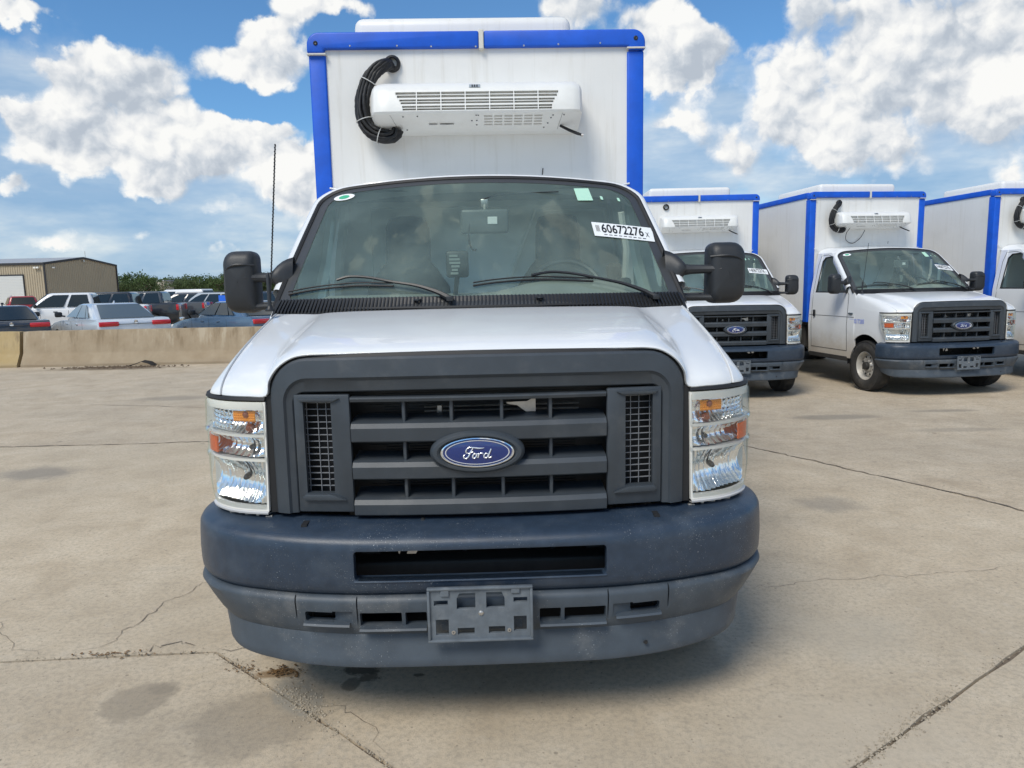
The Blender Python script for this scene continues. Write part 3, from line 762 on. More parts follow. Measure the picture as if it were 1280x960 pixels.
# ---- windscreen
def WS(u, v, n=0.0):
    p = Vector((u * (.985 * (1 - v) + .868 * v), (.86 + .20 * u * u) * (1 - v) + (1.64 + .13 * u * u) * v - .07 * v * (1 - v), 1.455 * (1 - v) + (2.135 - .05 * u * u) * v))
    if n:
        p += Vector((.25 * u, -.66, .72)).normalized() * n
    return tuple(p)
def rr(u1, v0, v1, r, n=7, taper=0.0):
    """rounded outline in (u,v), ccw; r = corner radii (ru, rv) top and bottom"""
    pts = []
    for (cu, cv, a0, (ru, rv)) in ((u1, v1, 0, r[0]), (-u1, v1, 90, r[0]), (-u1, v0, 180, r[1]), (u1, v0, 270, r[1])):
        for k in range(n + 1):
            a = R(a0 + 90 * k / n); su = 1 if cu > 0 else -1; sv = 1 if cv == v1 else -1
            pts.append((cu - su * ru + ru * math.cos(a), cv - sv * rv + rv * math.sin(a)))
    out = []
    for i, p in enumerate(pts):            # subdivide long runs
        q = pts[(i + 1) % len(pts)]; L = math.hypot(q[0] - p[0], q[1] - p[1]); m = max(1, int(L / .12))
        out += [(p[0] + (q[0] - p[0]) * k / m, p[1] + (q[1] - p[1]) * k / m) for k in range(m)]
    return out
outl = rr(1.0, 0.0, 1.0, ((.17, .13), (.02, .02)))
def scale_to(o, du, dv0, dv1):
    return [(max(-1, min(1, u)) * (1 - du), dv0 + v * (1 - dv0 - dv1)) for u, v in o]
inn = scale_to(outl, .062, .075, .045)
mid = scale_to(outl, .050, .065, .037)
mb = MB(); mb.grid([[WS(u, v, .002) for u, v in o] for o in (outl, mid)], True)
mb.grid([[WS(u, v, .002) for u, v in o] for o in (mid, inn)], True)
wf = mb.build('windscreen_border', frit, T); shade(wf, 40)
mb = MB(); mb.grid([[WS(u, v, n) for u, v in scale_to(outl, d, d * .6, d)] for d, n in ((-.020, -.012), (-.012, .009), (.0, .013), (.010, .006))], True)
mb.build('windscreen_seal', rubber, T, smooth=True)
rings = []
for k in (1, .85, .6, .35, .1):
    rings.append([WS(u * k, .5 + (v - .5) * k, .0) for u, v in outl])
mb = MB(); mb.grid(rings, True); b0_ = len(mb.v) - len(outl); mb.f.append(tuple(range(b0_, len(mb.v))))
wsg = mb.build('windscreen', glass, T, smooth=True)
# stickers on the glass
def bil(c, a, b):
    p0, p1, p2, p3 = c     # bottom-left, bottom-right, top-right, top-left in uv
    return tuple((p0[i] * (1 - a) + p1[i] * a) * (1 - b) + (p3[i] * (1 - a) + p2[i] * a) * b for i in (0, 1))
ST = ((.632, .505), (.978, .476), (.996, .600), (.634, .620))
def sheet(c, name, mat, n, nx=8, ny=3, parent=None):
    mb = MB(); mb.grid([[WS(*bil(c, i / nx, j / ny), n) for i in range(nx + 1)] for j in range(ny + 1)])
    return mb.build(name, mat, parent or T, smooth=True, fixn=False)
st = sheet(ST, 'number_sticker', stickw, .006)
tv, tf = text_mb('60672276', 1.0, 1.0, offset=.018)
w = max(v[0] for v in tv); h = max(v[1] for v in tv)
mb = MB(); mb.add([WS(*bil(ST, .135 + .70 * v[0] / w, .30 + .62 * v[1] / h), .0075) for v in tv], tf)
tv, tf = text_mb('X', 1.0); w = max(v[0] for v in tv); h = max(v[1] for v in tv)
mb.add([WS(*bil(ST, .865 + .06 * v[0] / w, .27 + .34 * v[1] / h), .0075) for v in tv], tf)
for i in range(5):
    a0 = .05 + i * .013
    mb.add([WS(*bil(ST, a, b), .0075) for a, b in ((a0, .3 + .05 * (i % 2)), (a0 + .006, .3 + .05 * (i % 2)), (a0 + .006, .78), (a0, .78))], [(0, 1, 2, 3)])
for i in range(9):
    a0 = .16 + i * .08
    mb.add([WS(*bil(ST, a, b), .0075) for a, b in ((a0, .12), (a0 + .055, .12), (a0 + .055, .16), (a0, .16))], [(0, 1, 2, 3)])
mb.build('sticker_number', ink, st, fixn=False)
sheet(((.592, .808), (.690, .819), (.684, .934), (.588, .921)), 'green_sticker', stickg, .005, 2, 2)
mb = MB(); cu_, cv_ = -.845, .915
mb.add([WS(cu_, cv_, .005)] + [WS(cu_ + .068 * math.cos(a), cv_ + .030 * math.sin(a), .005) for a in [2 * pi * k / 20 for k in range(20)]], [(0, k + 1, (k + 1) % 20 + 1) for k in range(20)])
ov = mb.build('oval_sticker', stickw, T, fixn=False)
mb = MB(); mb.add([WS(cu_, cv_, .0062)] + [WS(cu_ + .035 * math.cos(a), cv_ + .018 * math.sin(a), .0062) for a in [2 * pi * k / 14 for k in range(14)]], [(0, k + 1, (k + 1) % 14 + 1) for k in range(14)])
mb.build('sticker_mark', pbr('sticker_green', (.05, .40, .22), .5), ov, fixn=False)
for u in (.75, .86):
    sheet(((u - .008, .835), (u + .008, .833), (u + .008, .865), (u - .008, .867)), 'small_sticker', stickg, .005, 1, 1)

# ---- cowl with louvres
def cowl(u, t, n=0.0):       # t 0 front .. 1 at the windscreen
    a = WS(u, .070, .014); x = a[0]; yr = .862 + .115 * abs(x / .94) ** 2.2; xr = x
    return (xr, yr * (1 - t) + a[1] * t, (1.446 - .014 * abs(x)) * (1 - t) + (a[2] - .004) * t + n)
mb = MB(); mb.grid([[cowl(-1 + i / 20, t, -.004) for i in range(41)] for t in (-.02, .5, 1.0)])
cw = mb.build('cowl', blackp, T, smooth=True)
mb = MB(); NL = 112
for i in range(NL):
    u = -.985 + 1.97 * i / (NL - 1); sk = -.010 * u
    a = [cowl(u - .0035 + sk * 0, .08, h_) for h_ in (0, .012)]; b = [cowl(u - .0035 + sk, .97, h_) for h_ in (-.003, .003)]
    c_ = [cowl(u + .0035 + sk * 0, .08, h_) for h_ in (0, .009)]; d_ = [cowl(u + .0035 + sk, .97, h_) for h_ in (-.003, .001)]
    mb.add([a[0], a[1], b[1], b[0], c_[0], c_[1], d_[1], d_[0]], [(0, 1, 2, 3), (4, 7, 6, 5), (1, 5, 6, 2), (0, 4, 5, 1), (3, 2, 6, 7)])
lo = mb.build('louvre_slats', blackp, cw); lo['kind'] = 'stuff'
mb = MB()
for u in (-.29, .28): 
    p = cowl(u, .55, .012); mb.lathe([(0, .018), (.006, .017), (.008, .008), (.004, .003)], 14, p, 'z')
mb.build('cowl_cap', blackp, cw, smooth=True)
# white corner pieces between cowl and door
arc = [(u, v) for u, v in outl]
i0 = max(range(len(arc)), key=lambda i: (arc[i][0] - arc[i][1] * 5))      # start at lower right
arc = arc[i0:] + arc[:i0]
lo_ = [k for k, (u, v) in enumerate(arc) if v < .005]
seq = [p for p in arc if p[1] >= .04]
seq = sorted([p for p in seq if p[0] > 0], key=lambda p: (p[1] - p[0] * .5)) + sorted([p for p in seq if p[0] <= 0], key=lambda p: -(p[1] + p[0] * .5))
def fsc(p, k): return (p[0] * (1 + k), .5 + (p[1] - .5) * (1 + k * (1.0 if p[1] > .5 else .0)))
rows = []
for k, n in ((.012, .010), (.026, .014), (.044, .008), (.060, -.012), (.066, -.050), (.060, -.11)):
    rows.append([WS(*fsc(p, k), n) for p in seq])
mb = MB(); mb.grid(rows); fo = mb.build('windscreen_frame', white, T); shade(fo, 60)

# ---- wipers
for pts, blade in (([(-.136, .030), (-.20, .075), (-.30, .12), (-.42, .150), (-.54, .185), (-.64, .196), (-.70, .175)], [(-.945, .109), (-.80, .140), (-.60, .158), (-.416, .148)]),
                   ([(.835, .010), (.78, .060), (.68, .115), (.555, .155), (.45, .185), (.345, .196), (.25, .175)], [(-.032, .138), (.10, .160), (.30, .172), (.554, .155)])):
    p = spline(pts, 5)
    mb = MB(); n = len(p)
    mb.tube([WS(u, v, .030) for u, v in p], [.014 - .007 * min(1, i / (n * .40)) for i in range(n)], 6)
    e = pts[0]; mb.rbox(*[q for ax, r_ in zip(WS(e[0], e[1], .03), (.016, .02, .012)) for q in (ax - r_, ax + r_)], .005, 2)
    wp = mb.build('wiper', blackp, T, smooth=True)
    b_ = spline(blade, 5)
    mb = MB(); mb.tube([WS(u, v - .006, .010) for u, v in b_], .0055, 6); mb.tube([WS(u, v + .004, .020) for u, v in b_], .004, 6)
    mb.build('wiper_blade', rubber, wp, smooth=True)

# ---- aerial
mb = MB(); A0, A1 = Vector((-.956, .90, 1.455)), Vector((-.886, .90, 2.189))
mb.lathe([(0, .022), (.006, .022), (.016, .012), (.03, .009), (.16, .0085), (.17, .005)], 12, tuple(A0), 'z')
mb.tube([A0 + (A1 - A0) * (.04 + .96 * i / 60) for i in range(61)], .0032, 6)
mb.tube([A0 + (A1 - A0) * (.22 + .78 * i / 360) + Vector((math.cos(i * .62), math.sin(i * .62), 0)) * .0036 for i in range(361)], .0014, 4)
mb.build('aerial', blackp, T, smooth=True)

# ---- cab sides with door windows, roof, interior
def ypil(z):       # front edge of the side panel follows the screen pillar
    if z <= 1.40: return .985
    v = min(1, (z - 1.40) / .70); return .985 + .90 * v - .05 * v * (1 - v)
def xside(z):
    if z <= .95: return .975 + .024 * min(1, (z - .45) / .5)
    if z <= 1.42: return .999 - .022 * (z - .95) / .47
    return .977 - .118 * min(1, (z - 1.42) / .68) ** 1.1
for s in (-1, 1):
    zs = [.45, .55, .75, .95, 1.10, 1.22, 1.36, 1.42, 1.50, 1.62, 1.74, 1.86, 1.96, 2.04, 2.09]
    g = []
    for z in zs:
        y0 = ypil(z); g.append([(s * xside(z), y0 + (2.27 - y0) * i / 12, z) for i in range(13)])
    mb = MB(); mb.grid(g); cs_ = mb.build('cab_side', dusty, T); solidify(cs_, .03, -s * 0 if False else 0)
    win = [(1.27, 1.452), (2.12, 1.452), (2.09, 1.96), (2.02, 2.025), (1.86, 2.035), (1.76, 2.0), (1.31, 1.56)]
    cc = MB(); cc.prism(win, 'x', s * .7, s * 1.1); cut(cs_, cc)
    # groove lines of the door and the bonnet-level feature line
    cc = MB()
    for y in (1.16, 2.16): cc.box(s * .998 if s > 0 else -1.2, 1.2 if s > 0 else s * .998, y - .004, y + .004, .55, 1.2) if False else None
    shade(cs_, 35)
    mb = MB()
    def onside(pts, w=.0035, off=.0165):
        pp = [(s * (xside(z) + off), y, z) for y, z in pts]; mb.tube(pp, w, 5)
    onside([(1.17, .56), (1.17, .8), (1.17, .95), (1.17, 1.1), (1.17, 1.3), (1.17, 1.42), (1.36, 1.62), (1.60, 1.84), (1.78, 2.02), (1.95, 2.06), (2.14, 2.05), (2.18, 1.9), (2.18, 1.5), (2.18, 1.3), (2.18, .95), (2.18, .56), (1.17, .56)])
    onside([(1.0, 1.085), (1.6, 1.085), (2.25, 1.085)], .003)
    mb.build('door_seam', rubber, cs_)
    mb = MB(); w2 = [(y, z) for y, z in win]
    cx_, cz_ = sum(p[0] for p in w2) / len(w2), sum(p[1] for p in w2) / len(w2)
    inn_ = [(cx_ + (y - cx_) * .95, cz_ + (z - cz_) * .94) for y, z in w2]
    mb.grid([[(s * (xside(z) + .0155), y, z) for y, z in w2], [(s * (xside(z) + .019), cx_ + (y - cx_) * .98, cz_ + (z - cz_) * .98) for y, z in w2], [(s * (xside(z) + .004), y, z) for y, z in inn_]], True)
    mb.build('window_seal', rubber, cs_)
    mb = MB(); mb.add([(s * (xside(z) - .002), y, z) for y, z in w2], [tuple(range(len(w2)))]); mb.build('side_window', sglass, cs_)
    mb = MB(); mb.rbox(*(sorted((s * 1.012, s * 1.035))), 2.06, 2.11, 1.06, 1.17, .008, 2); mb.build('door_handle', blackp, cs_, smooth=True)
    mb = MB(); mb.rbox(*(sorted((s * .95, s * 1.0))), 1.16, 2.25, .40, .47, .01, 2); mb.build('rocker_panel', chassism, T)
rows = []
for t, (y, z, w) in enumerate([(1.66, 2.118, .85), (1.68, 2.134, .85), (1.74, 2.146, .85), (1.85, 2.162, .85), (2.1, 2.190, .85), (2.29, 2.203, .85)]):
    row = []
    for i in range(25):
        u = -1 + i / 12; a = abs(u)
        yy = y + (.13 * u * u if y < 1.75 else .0); zz = z - (.05 * u * u if y < 1.75 else .03 * u * u) - .075 * max(0, a - .86) / .14
        row.append((u * (w + .02), yy + .03 * max(0, a - .86) / .14, zz))
    rows.append(row)
mb = MB(); mb.grid(rows); mb.build('cab_roof', white, T, smooth=True, angle=50)
mb = MB()
for s in (-1, 1): mb.tube([(s * .862, 1.84, 2.072), (s * .868, 2.0, 2.078), (s * .868, 2.27, 2.080)], .013, 8)
mb.build('drip_rail', white, T, smooth=True)
# inside
mb = MB(); mb.box(-.93, .93, 2.262, 2.29, .5, 1.60); mb.prism([(-.93, 1.6), (-.70, 1.6), (-.70, 2.10), (-.82, 2.10)], 'y', 2.262, 2.29); mb.prism([(.90, 1.6), (.93, 1.6), (.84, 2.05), (.80, 2.05)], 'y', 2.262, 2.29); mb.box(-.70, .80, 2.262, 2.29, 2.05, 2.12)
mb.build('cab_rear_panel', inwall, T)
mb = MB(); mb.box(-.70, .90, 2.2925, 2.298, 1.6, 2.05); mb.build('rear_opening_wall', inwall, T)
mb = MB(); mb.tube([(.17, 2.25, 1.60), (.34, 2.25, 2.02), (.78, 2.25, 2.02), (.90, 2.25, 1.60)], .016, 6); mb.build('rear_opening_frame', inwall, T)
mb = MB(); mb.box(-.78, .78, 1.75, 2.26, 2.085, 2.095); mb.build('headliner', pbr('headliner_cloth', (.34, .35, .33), .9), T)
mb = MB(); mb.box(-.95, .95, 1.1, 2.27, .55, .60); mb.box(-.95, .95, 1.0, 1.02, .5, 1.42); mb.build('cab_floor', darkin, T)
rows = []
for y, z, b in ((1.02, 1.44, 0), (1.10, 1.475, .3), (1.20, 1.50, .8), (1.32, 1.515, 1), (1.42, 1.50, 1), (1.45, 1.40, .8), (1.44, 1.1, .5)):
    rows.append([(-.93 + i * .0775, y, z + b * .055 * math.exp(-((-.93 + i * .0775 - .45) / .30) ** 4) - (.02 if abs(-.93 + i * .0775) > .85 else 0)) for i in range(25)])
mb = MB(); mb.grid(rows); mb.build('dashboard', dashm, T, smooth=True)
for cx in (-.44, .46):
    mb = MB(); st0 = mb
    def sec(z, y, w, d):
        return [(cx + w * math.copysign(abs(math.cos(a)) ** .55, math.cos(a)), y + d * math.copysign(abs(math.sin(a)) ** .55, math.sin(a)), z) for a in [2 * pi * k / 20 for k in range(20)]]
    mb.grid([sec(.95, 1.78, .02, .02), sec(.95, 1.80, .25, .08), sec(1.3, 1.90, .26, .08), sec(1.55, 1.96, .245, .07), sec(1.66, 1.98, .17, .06), sec(1.70, 1.985, .135, .06), sec(1.80, 1.99, .135, .06), sec(1.90, 2.0, .13, .055), sec(1.955, 2.0, .11, .045), sec(1.97, 2.0, .05, .02), sec(1.971, 2.0, .001, .001)], True)
    sb = mb.build('seat_back', seatm, T, smooth=True, angle=70)
    mb = MB(); mb.rbox(cx - .25, cx + .25, 1.45, 1.92, .86, 1.0, .05, 3); mb.build('seat_cushion', seatm, T, smooth=True)
mb = MB(); C_ = Vector((.46, 1.52, 1.50)); ax = Matrix.Rotation(R(-28), 3, 'X')
mb.tube([C_ + ax @ Vector((.20 * math.cos(a), 0, .20 * math.sin(a))) for a in [2 * pi * k / 40 for k in range(41)]], .015, 8)
mb.tube([C_ + ax @ Vector((-.19, 0, 0)), C_ + ax @ Vector((.19, 0, 0))], .018, 6); mb.tube([C_, C_ + ax @ Vector((0, -.12, -.02))], .05, 8)
mb.build('steering_wheel', blackp, T, smooth=True)
# inner mirror, phone-like device, cables
def through(u, v, back): 
    p = WS(u, v); return (p[0], p[1] + back, p[2])
mb = MB(); p = through(.03, .63, .07); mb.rbox(p[0] - .125, p[0] + .125, p[1], p[1] + .03, p[2] - .062, p[2] + .062, .014, 3)
im = mb.build('inner_mirror', pbr('inner_mirror_back', (.09, .10, .10), .4), T, smooth=True)
mb = MB(); mb.rbox(p[0] + .015, p[0] + .065, p[1] - .003, p[1] + .001, p[2] - .015, p[2] + .022, .001, 1); mb.build('mirror_label', stickw, im)
mb = MB(); q = through(.03, .78, .02); mb.rbox(q[0] - .02, q[0] + .02, q[1], q[1] + .05, q[2] - .025, q[2] + .02, .006, 2); mb.tube([(q[0], q[1] + .03, q[2]), (p[0], p[1] + .02, p[2] + .05)], .01, 6); mb.build('mirror_mount', alum, im, smooth=True)
mb = MB(); mb.tube(spline([(p[0] - .07, p[1] + .01, p[2] + .03), (p[0] - .085, p[1], p[2] - .05), (p[0] - .08, p[1], p[2] - .12), (p[0] - .06, p[1], p[2] - .15), (p[0] - .05, p[1], p[2] - .14)], 4), .005, 6); mb.tube(spline([(q[0], q[1], q[2] + .02), (q[0] + .12, q[1] + .06, q[2] + .05), (q[0] + .4, q[1] + .08, q[2] + .06)], 5), .003, 5)
mb.build('mirror_cable', blackp, im)
mb = MB(); p = through(-.118, .30, .10); mb.rbox(p[0] - .055, p[0] + .055, p[1], p[1] + .02, p[2] - .065, p[2] + .065, .012, 2); mb.tube([(p[0], p[1] + .01, p[2] - .05), (p[0] - .02, p[1] + .1, p[2] - .16)], .012, 6)
dv = mb.build('windscreen_device', pbr('device_grey', (.05, .055, .055), .45), T, smooth=True)
mb = MB()
for i in range(6): mb.box(p[0] - .03 + random.uniform(-.01, .01), p[0] + random.uniform(.0, .03), p[1] - .004, p[1], p[2] - .05 + i * .017, p[2] - .045 + i * .017 + .006)
mb.build('device_print', pbr('device_print_grey', (.25, .28, .27), .5), dv)
mb = MB()
for s in (-1, 1): mb.tube([(s * .93, 2.12, 1.2), (s * .90, 2.12, 1.7), (s * .84, 2.12, 2.08)], .045, 8)
mb.tube([(.80, 1.75, 1.95), (.84, 1.80, 1.75), (.85, 1.9, 1.5)], .02, 6)
mb.build('door_post_trim', inwall, T, smooth=True)
mb = MB(); mb.rbox(.62, .82, 1.52, 1.60, 1.50, 1.58, .02, 2); mb.rbox(.70, .78, 1.6, 1.66, 1.55, 1.66, .02, 2); mb.build('door_switch_panel', seatm, T)

# ---- towing mirrors
for s, x0, x1 in ((-1, 1.108, 1.268), (1, 1.150, 1.334)):
    w = x1 - x0; cx = s * (x0 + x1) / 2
    def hs(y, k, dz=0.0, sh=0.0):
        """rounded outline in x,z at depth y; k scale"""
        hw, hh = w / 2 * k, .153 * k; r = min(hw, hh) * .74; pts = []
        for (sx_, sz_, a0) in ((1, 1, 0), (-1, 1, 90), (-1, -1, 180), (1, -1, 270)):
            rad = r if (sx_ * s > 0 or sz_ > 0) else r * .55
            if sx_ * s < 0 and sz_ > 0: rad = r * .6
            for q in range(7):
                a = R(a0 + 15 * q); pts.append((cx + sx_ * (hw - rad) + rad * math.cos(a) + sh, y, 1.592 + dz + sz_ * (hh - rad) + rad * math.sin(a)))
        return pts
    mb = MB(); mb.grid([hs(1.175, .02), hs(1.176, .45), hs(1.182, .74), hs(1.196, .90), hs(1.222, .985), hs(1.25, 1.0), hs(1.30, .99), hs(1.315, .95), hs(1.315, .02)], True)
    mh = mb.build('side_mirror', mirrorp, T, smooth=True, angle=60)
    # raised crest line across the shell
    mb = MB(); e_ = [(cx - s * w * .50 * .99, 1.204, 1.672), (cx - s * w * .2, 1.181, 1.676), (cx + s * w * .05, 1.178, 1.675), (cx + s * w * .26, 1.186, 1.664), (cx + s * w * .38, 1.198, 1.640), (cx + s * w * .44, 1.212, 1.60), (cx + s * w * .455, 1.216, 1.54), (cx + s * w * .43, 1.216, 1.49)]
    mb.tube(spline([(x, y - .007, z) for x, y, z in e_], 5), .0060, 6); mb.build('mirror_crest', mirrorp, mh, smooth=True)
    mb = MB(); mb.grid([hs(1.316, .88), hs(1.3165, .86)], True); mb.add(hs(1.3165, .86), [tuple(range(28))]); mb.build('mirror_glass', chrome, mh)
    # arms
    mb = MB()
    mb.tube([(s * 1.00, 1.235, 1.610), (s * 1.06, 1.225, 1.612), (s * x0, 1.215, 1.612), (s * (x0 + w * .3), 1.20, 1.611), (s * (x0 + w * .55), 1.196, 1.608)], [.034, .025, .022, .026, .005], 10)
    mb.tube([(s * .955, 1.235, 1.476), (s * 1.04, 1.228, 1.472), (s * x0, 1.22, 1.470), (s * (x0 + w * .3), 1.205, 1.472), (s * (x0 + w * .5), 1.20, 1.472)], [.026, .019, .017, .020, .004], 10)
    mb.build('mirror_arm', mirrorp, mh, smooth=True)
    # sail bracket on the door
    g = []
    for t, (yc, zt, zb, th) in enumerate([(0, 1.715, 1.430, .014), (.3, 1.705, 1.445, .026), (.55, 1.692, 1.505, .034), (.8, 1.672, 1.555, .036), (1, 1.650, 1.578, .028)]):
        x = s * (.93 + .095 * yc); zc, hz_ = (zt + zb) / 2, (zt - zb) / 2
        g.append([(x, 1.26 - .02 * yc + (th + .03) * math.cos(a), zc + hz_ * math.sin(a)) for a in [2 * pi * k / 14 for k in range(14)]])
    mb = MB(); mb.grid(g, True); mb.f.append(tuple(range(56, 70))); mb.tube([(s * .94, 1.25, 1.46), (s * .97, 1.24, 1.452), (s * 1.0, 1.235, 1.47)], .024, 8)
    mb.build('mirror_bracket', mirrorp, T, smooth=True, angle=60)

# ---- box body
XB = 1.04
mb = MB(); mb.box(-XB + .012, XB - .012, 2.315, 6.2, .98, 3.085); mb.build('box_body', panelw, T)
mb = MB(); n = 10                                  # slight vertical ripple of the fibreglass front sheet
mb.box(-XB + .03, XB - .03, 2.300, 2.318, .98, 3.06); fs_ = mb.build('front_sheet', panelw, T)
def extr(name, pts_a, pts_b):
    pass
mb = MB()
for s in (-1, 1): mb.rbox(*(sorted((s * .936, s * XB))), 2.285, 2.335 + .09, .95, 2.985, .010, 3)
t1 = mb.build('corner_trim', blue, T, smooth=True)
mb = MB()
for y in (6.15,):
    for s in (-1, 1): mb.rbox(*(sorted((s * .95, s * XB))), 6.12, 6.22, .95, 2.985, .010, 2)
mb.build('rear_corner_trim', blue, T, smooth=True)
# top front rail with rounded ends, in two lengths joined by a pale strip
def rail(xa, xb, ra, rb):
    pts = []
    if ra: pts += [(xa, 2.988)] + [(xa + .075 - .075 * math.cos(R(a)), 3.035 + .075 * math.sin(R(a))) for a in range(0, 91, 10)]
    else: pts += [(xa, 3.012), (xa, 3.110)]
    if rb: pts += [(xb - .075 + .075 * math.sin(R(a)), 3.035 + .075 * math.cos(R(a))) for a in range(0, 91, 10)] + [(xb, 2.988), (xb - .104, 2.988), (xb - .104, 3.012)]
    else: pts += [(xb, 3.110), (xb, 3.012)]
    if ra: pts += [(xa + .104, 3.012), (xa + .104, 2.988)]
    m_ = MB(); m_.prism(pts, 'y', 2.268, 2.40); o = m_.build('top_rail', blue, T); bevel(o, .012, 3, 50); shade(o, 35); return o
rail(-XB - .006, .012, True, False); rail(.042, XB + .006, False, True)
mb = MB(); mb.rbox(.012, .042, 2.262, 2.40, 3.000, 3.116, .004, 1); mb.build('rail_joint', pbr('sealant', (.62, .60, .54), .6), T)
mb = MB()
for s in (-1, 1): mb.rbox(*(sorted((s * .98, s * (XB + .004)))), 2.40, 6.2, 3.015, 3.108, .012, 3)
mb.rbox(-XB, XB, 6.12, 6.22, 3.015, 3.108, .012, 2)
mb.build('roof_rail', blue, T, smooth=True)
mb = MB()
for x, z in [(-.99, 3.045), (.985, 3.055)]: mb.lathe([(2.262, .001), (2.260, .008), (2.266, .014), (2.27, .014)], 12, (x, 0, z), 'y')
mb.build('rail_bolt', blackp, T, smooth=True)
mb = MB()
for i, x in enumerate([-.78 + k * .26 for k in range(7)]): mb.lathe([(2.2655, .001), (2.265, .004), (2.268, .006)], 8, (x + .03 * math.sin(i * 2.), 0, 3.022 + .006 * math.cos(i)), 'y')
mb.build('rail_rivet', alum, T, smooth=True)
mb = MB()
for s, z in ((-1, 2.983), (1, 3.0)): mb.rbox(*(sorted((s * .93, s * (XB + .006)))), 2.262, 2.30, z - .007, z + .003, .002, 1)
mb.build('rail_sealant', pbr('sealant', (.62, .60, .54), .6), T)
for s in (-1, 1):
    mb = MB(); mb.tube([(s * .86, 2.27, 2.165), (s * .90, 2.275, 2.170), (s * .95, 2.28, 2.180)], .006, 6); mb.build('roof_sealant_strip', white, T)
MB().tube([(.395, 2.298, 2.245), (.40, 2.295, 2.285)], .003, 5).build('wall_scratch', rubber, T)
# side door on the left wall
mb = MB()
for a in ((4.35, 4.38, 1.35, 2.75), (5.17, 5.2, 1.35, 2.75), (4.38, 5.17, 2.72, 2.75), (4.38, 5.17, 1.35, 1.38)): mb.box(-XB - .006, -XB + .02, *a)
mb.build('side_door_frame', alum, T)
mb = MB(); mb.rbox(-.785, .605, 2.45, 3.9, 3.05, 3.262, .06, 4); mb.build('roof_fairing', panelw, T, smooth=True)

# ---- cooling unit on the box front
prof = [(2.30, 2.768), (2.16, 2.765), (2.08, 2.752), (2.035, 2.722), (2.012, 2.690), (1.990, 2.588), (1.988, 2.572), (2.000, 2.560), (2.22, 2.503), (2.25, 2.497), (2.30, 2.493)]
def runit(x0, x1, sc0=1.0, sc1=1.0, n=1):
    rows = []
    for i in range(n + 1):
        t = i / n; x = x0 + (x1 - x0) * t; k = sc0 + (sc1 - sc0) * t
        rows.append([(x, 2.30 + (y - 2.30) * k, 2.61 + (z - 2.61) * (.35 + .65 * k)) for y, z in prof])
    return rows
mb = MB(); rows = []
for x, k in ((-.640, .55), (-.634, .80), (-.615, .92), (-.59, .97), (-.55, 1.0), (-.515, 1.0), (-.50, 1.0), (.47, 1.0), (.49, 1.0), (.555, 1.0), (.585, .97), (.605, .92), (.622, .80), (.628, .55)):
    rows.append([(x, 2.30 + (y - 2.30) * k, 2.61 + (z - 2.61) * (.25 + .75 * k)) for y, z in prof])
mb.grid(rows); mb.f.append(tuple(range(len(prof)))); L = len(mb.v); mb.f.append(tuple(range(L - len(prof), L)))
CU = mb.build('cooling_unit', unitw, T)
def fy(z):   # y of the unit's slanted front at height z
    P_ = [(2.722, 2.035), (2.690, 2.012), (2.588, 1.990), (2.572, 1.988)]
    for (za, ya), (zb, yb) in zip(P_, P_[1:]):
        if zb <= z <= za: return ya + (yb - ya) * (za - z) / (za - zb)
    return 2.0
cc = MB()
slots = [(2.670, 2.685, .0), (2.651, 2.666, .008), (2.630, 2.642, .022), (2.614, 2.626, .030), (2.592, 2.604, .038), (2.577, 2.588, .040)]
louv = []
for z0, z1, ins in slots:
    ye = fy((z0 + z1) / 2)
    cc.box(-.482 + ins, .475 - ins, ye - .05, ye + .03, z0, z1)
cut(CU, cc)
cc = MB()       # underside vents
uy_ = lambda z: 2.0 + (2.560 - z) / .057 * .22
mzz = lambda z: 2.56 - .55 * (2.56 - z)
uy = lambda z: uy_(mzz(z))
ub = MB(); 
for c_ in range(6):
    for r_ in range(4):
        x0 = .035 + c_ * .060; y0_ = 2.030 + r_ * .034
        cc.box(x0, x0 + .048, y0_, y0_ + .018, 2.40, 2.585)
cut(CU, cc)
bevel(CU, .004, 2, 50) if False else None
shade(CU, 25)
mb = MB()
for i in range(6):
    x = -.36 + i * .143
    mb.add([(x - .003, fy(2.684) + .001, 2.688), (x + .003, fy(2.684) + .001, 2.688), (x + .003, fy(2.58) - .002, 2.576), (x - .003, fy(2.58) - .002, 2.576), (x - .003, fy(2.684) + .02, 2.688), (x + .003, fy(2.684) + .02, 2.688), (x + .003, fy(2.58) + .02, 2.576), (x - .003, fy(2.58) + .02, 2.576)],
           [(0, 1, 2, 3), (4, 7, 6, 5), (0, 3, 7, 4), (1, 5, 6, 2)])
mb.build('louvre_rib', unitw, CU)
MB().add([(-.55, 2.05, 2.70), (.55, 2.05, 2.70), (.55, 2.04, 2.60), (-.55, 2.04, 2.60), (-.55, 2.24, 2.53), (.55, 2.24, 2.53)], [(0, 1, 2, 3), (3, 2, 5, 4)]).build('unit_backing', pbr('slot_shade_grey', (.03, .03, .03), .6), CU)  # dark sheet stands in for the shade inside the unit's slots
mb = MB(); mb.box(-.07, -.005, 2.055, 2.064, 2.712, 2.732); 
ul = mb.build('unit_label', pbr('label_grey', (.30, .34, .38), .4), CU, deform=lambda v: (v[0] + .02, fy(2.722) - .004 + (v[1] - 2.055) + (v[2] - 2.722) * .8, v[2]))
mb = MB()
for i in range(3): mb.box(-.035 + i * .014, -.028 + i * .014, fy(2.722) - .008, fy(2.722) - .004, 2.714, 2.729)
mb.build('label_marks', ink, ul, deform=lambda v: (v[0], v[1] + (v[2] - 2.722) * .8, v[2]))
mb = MB()
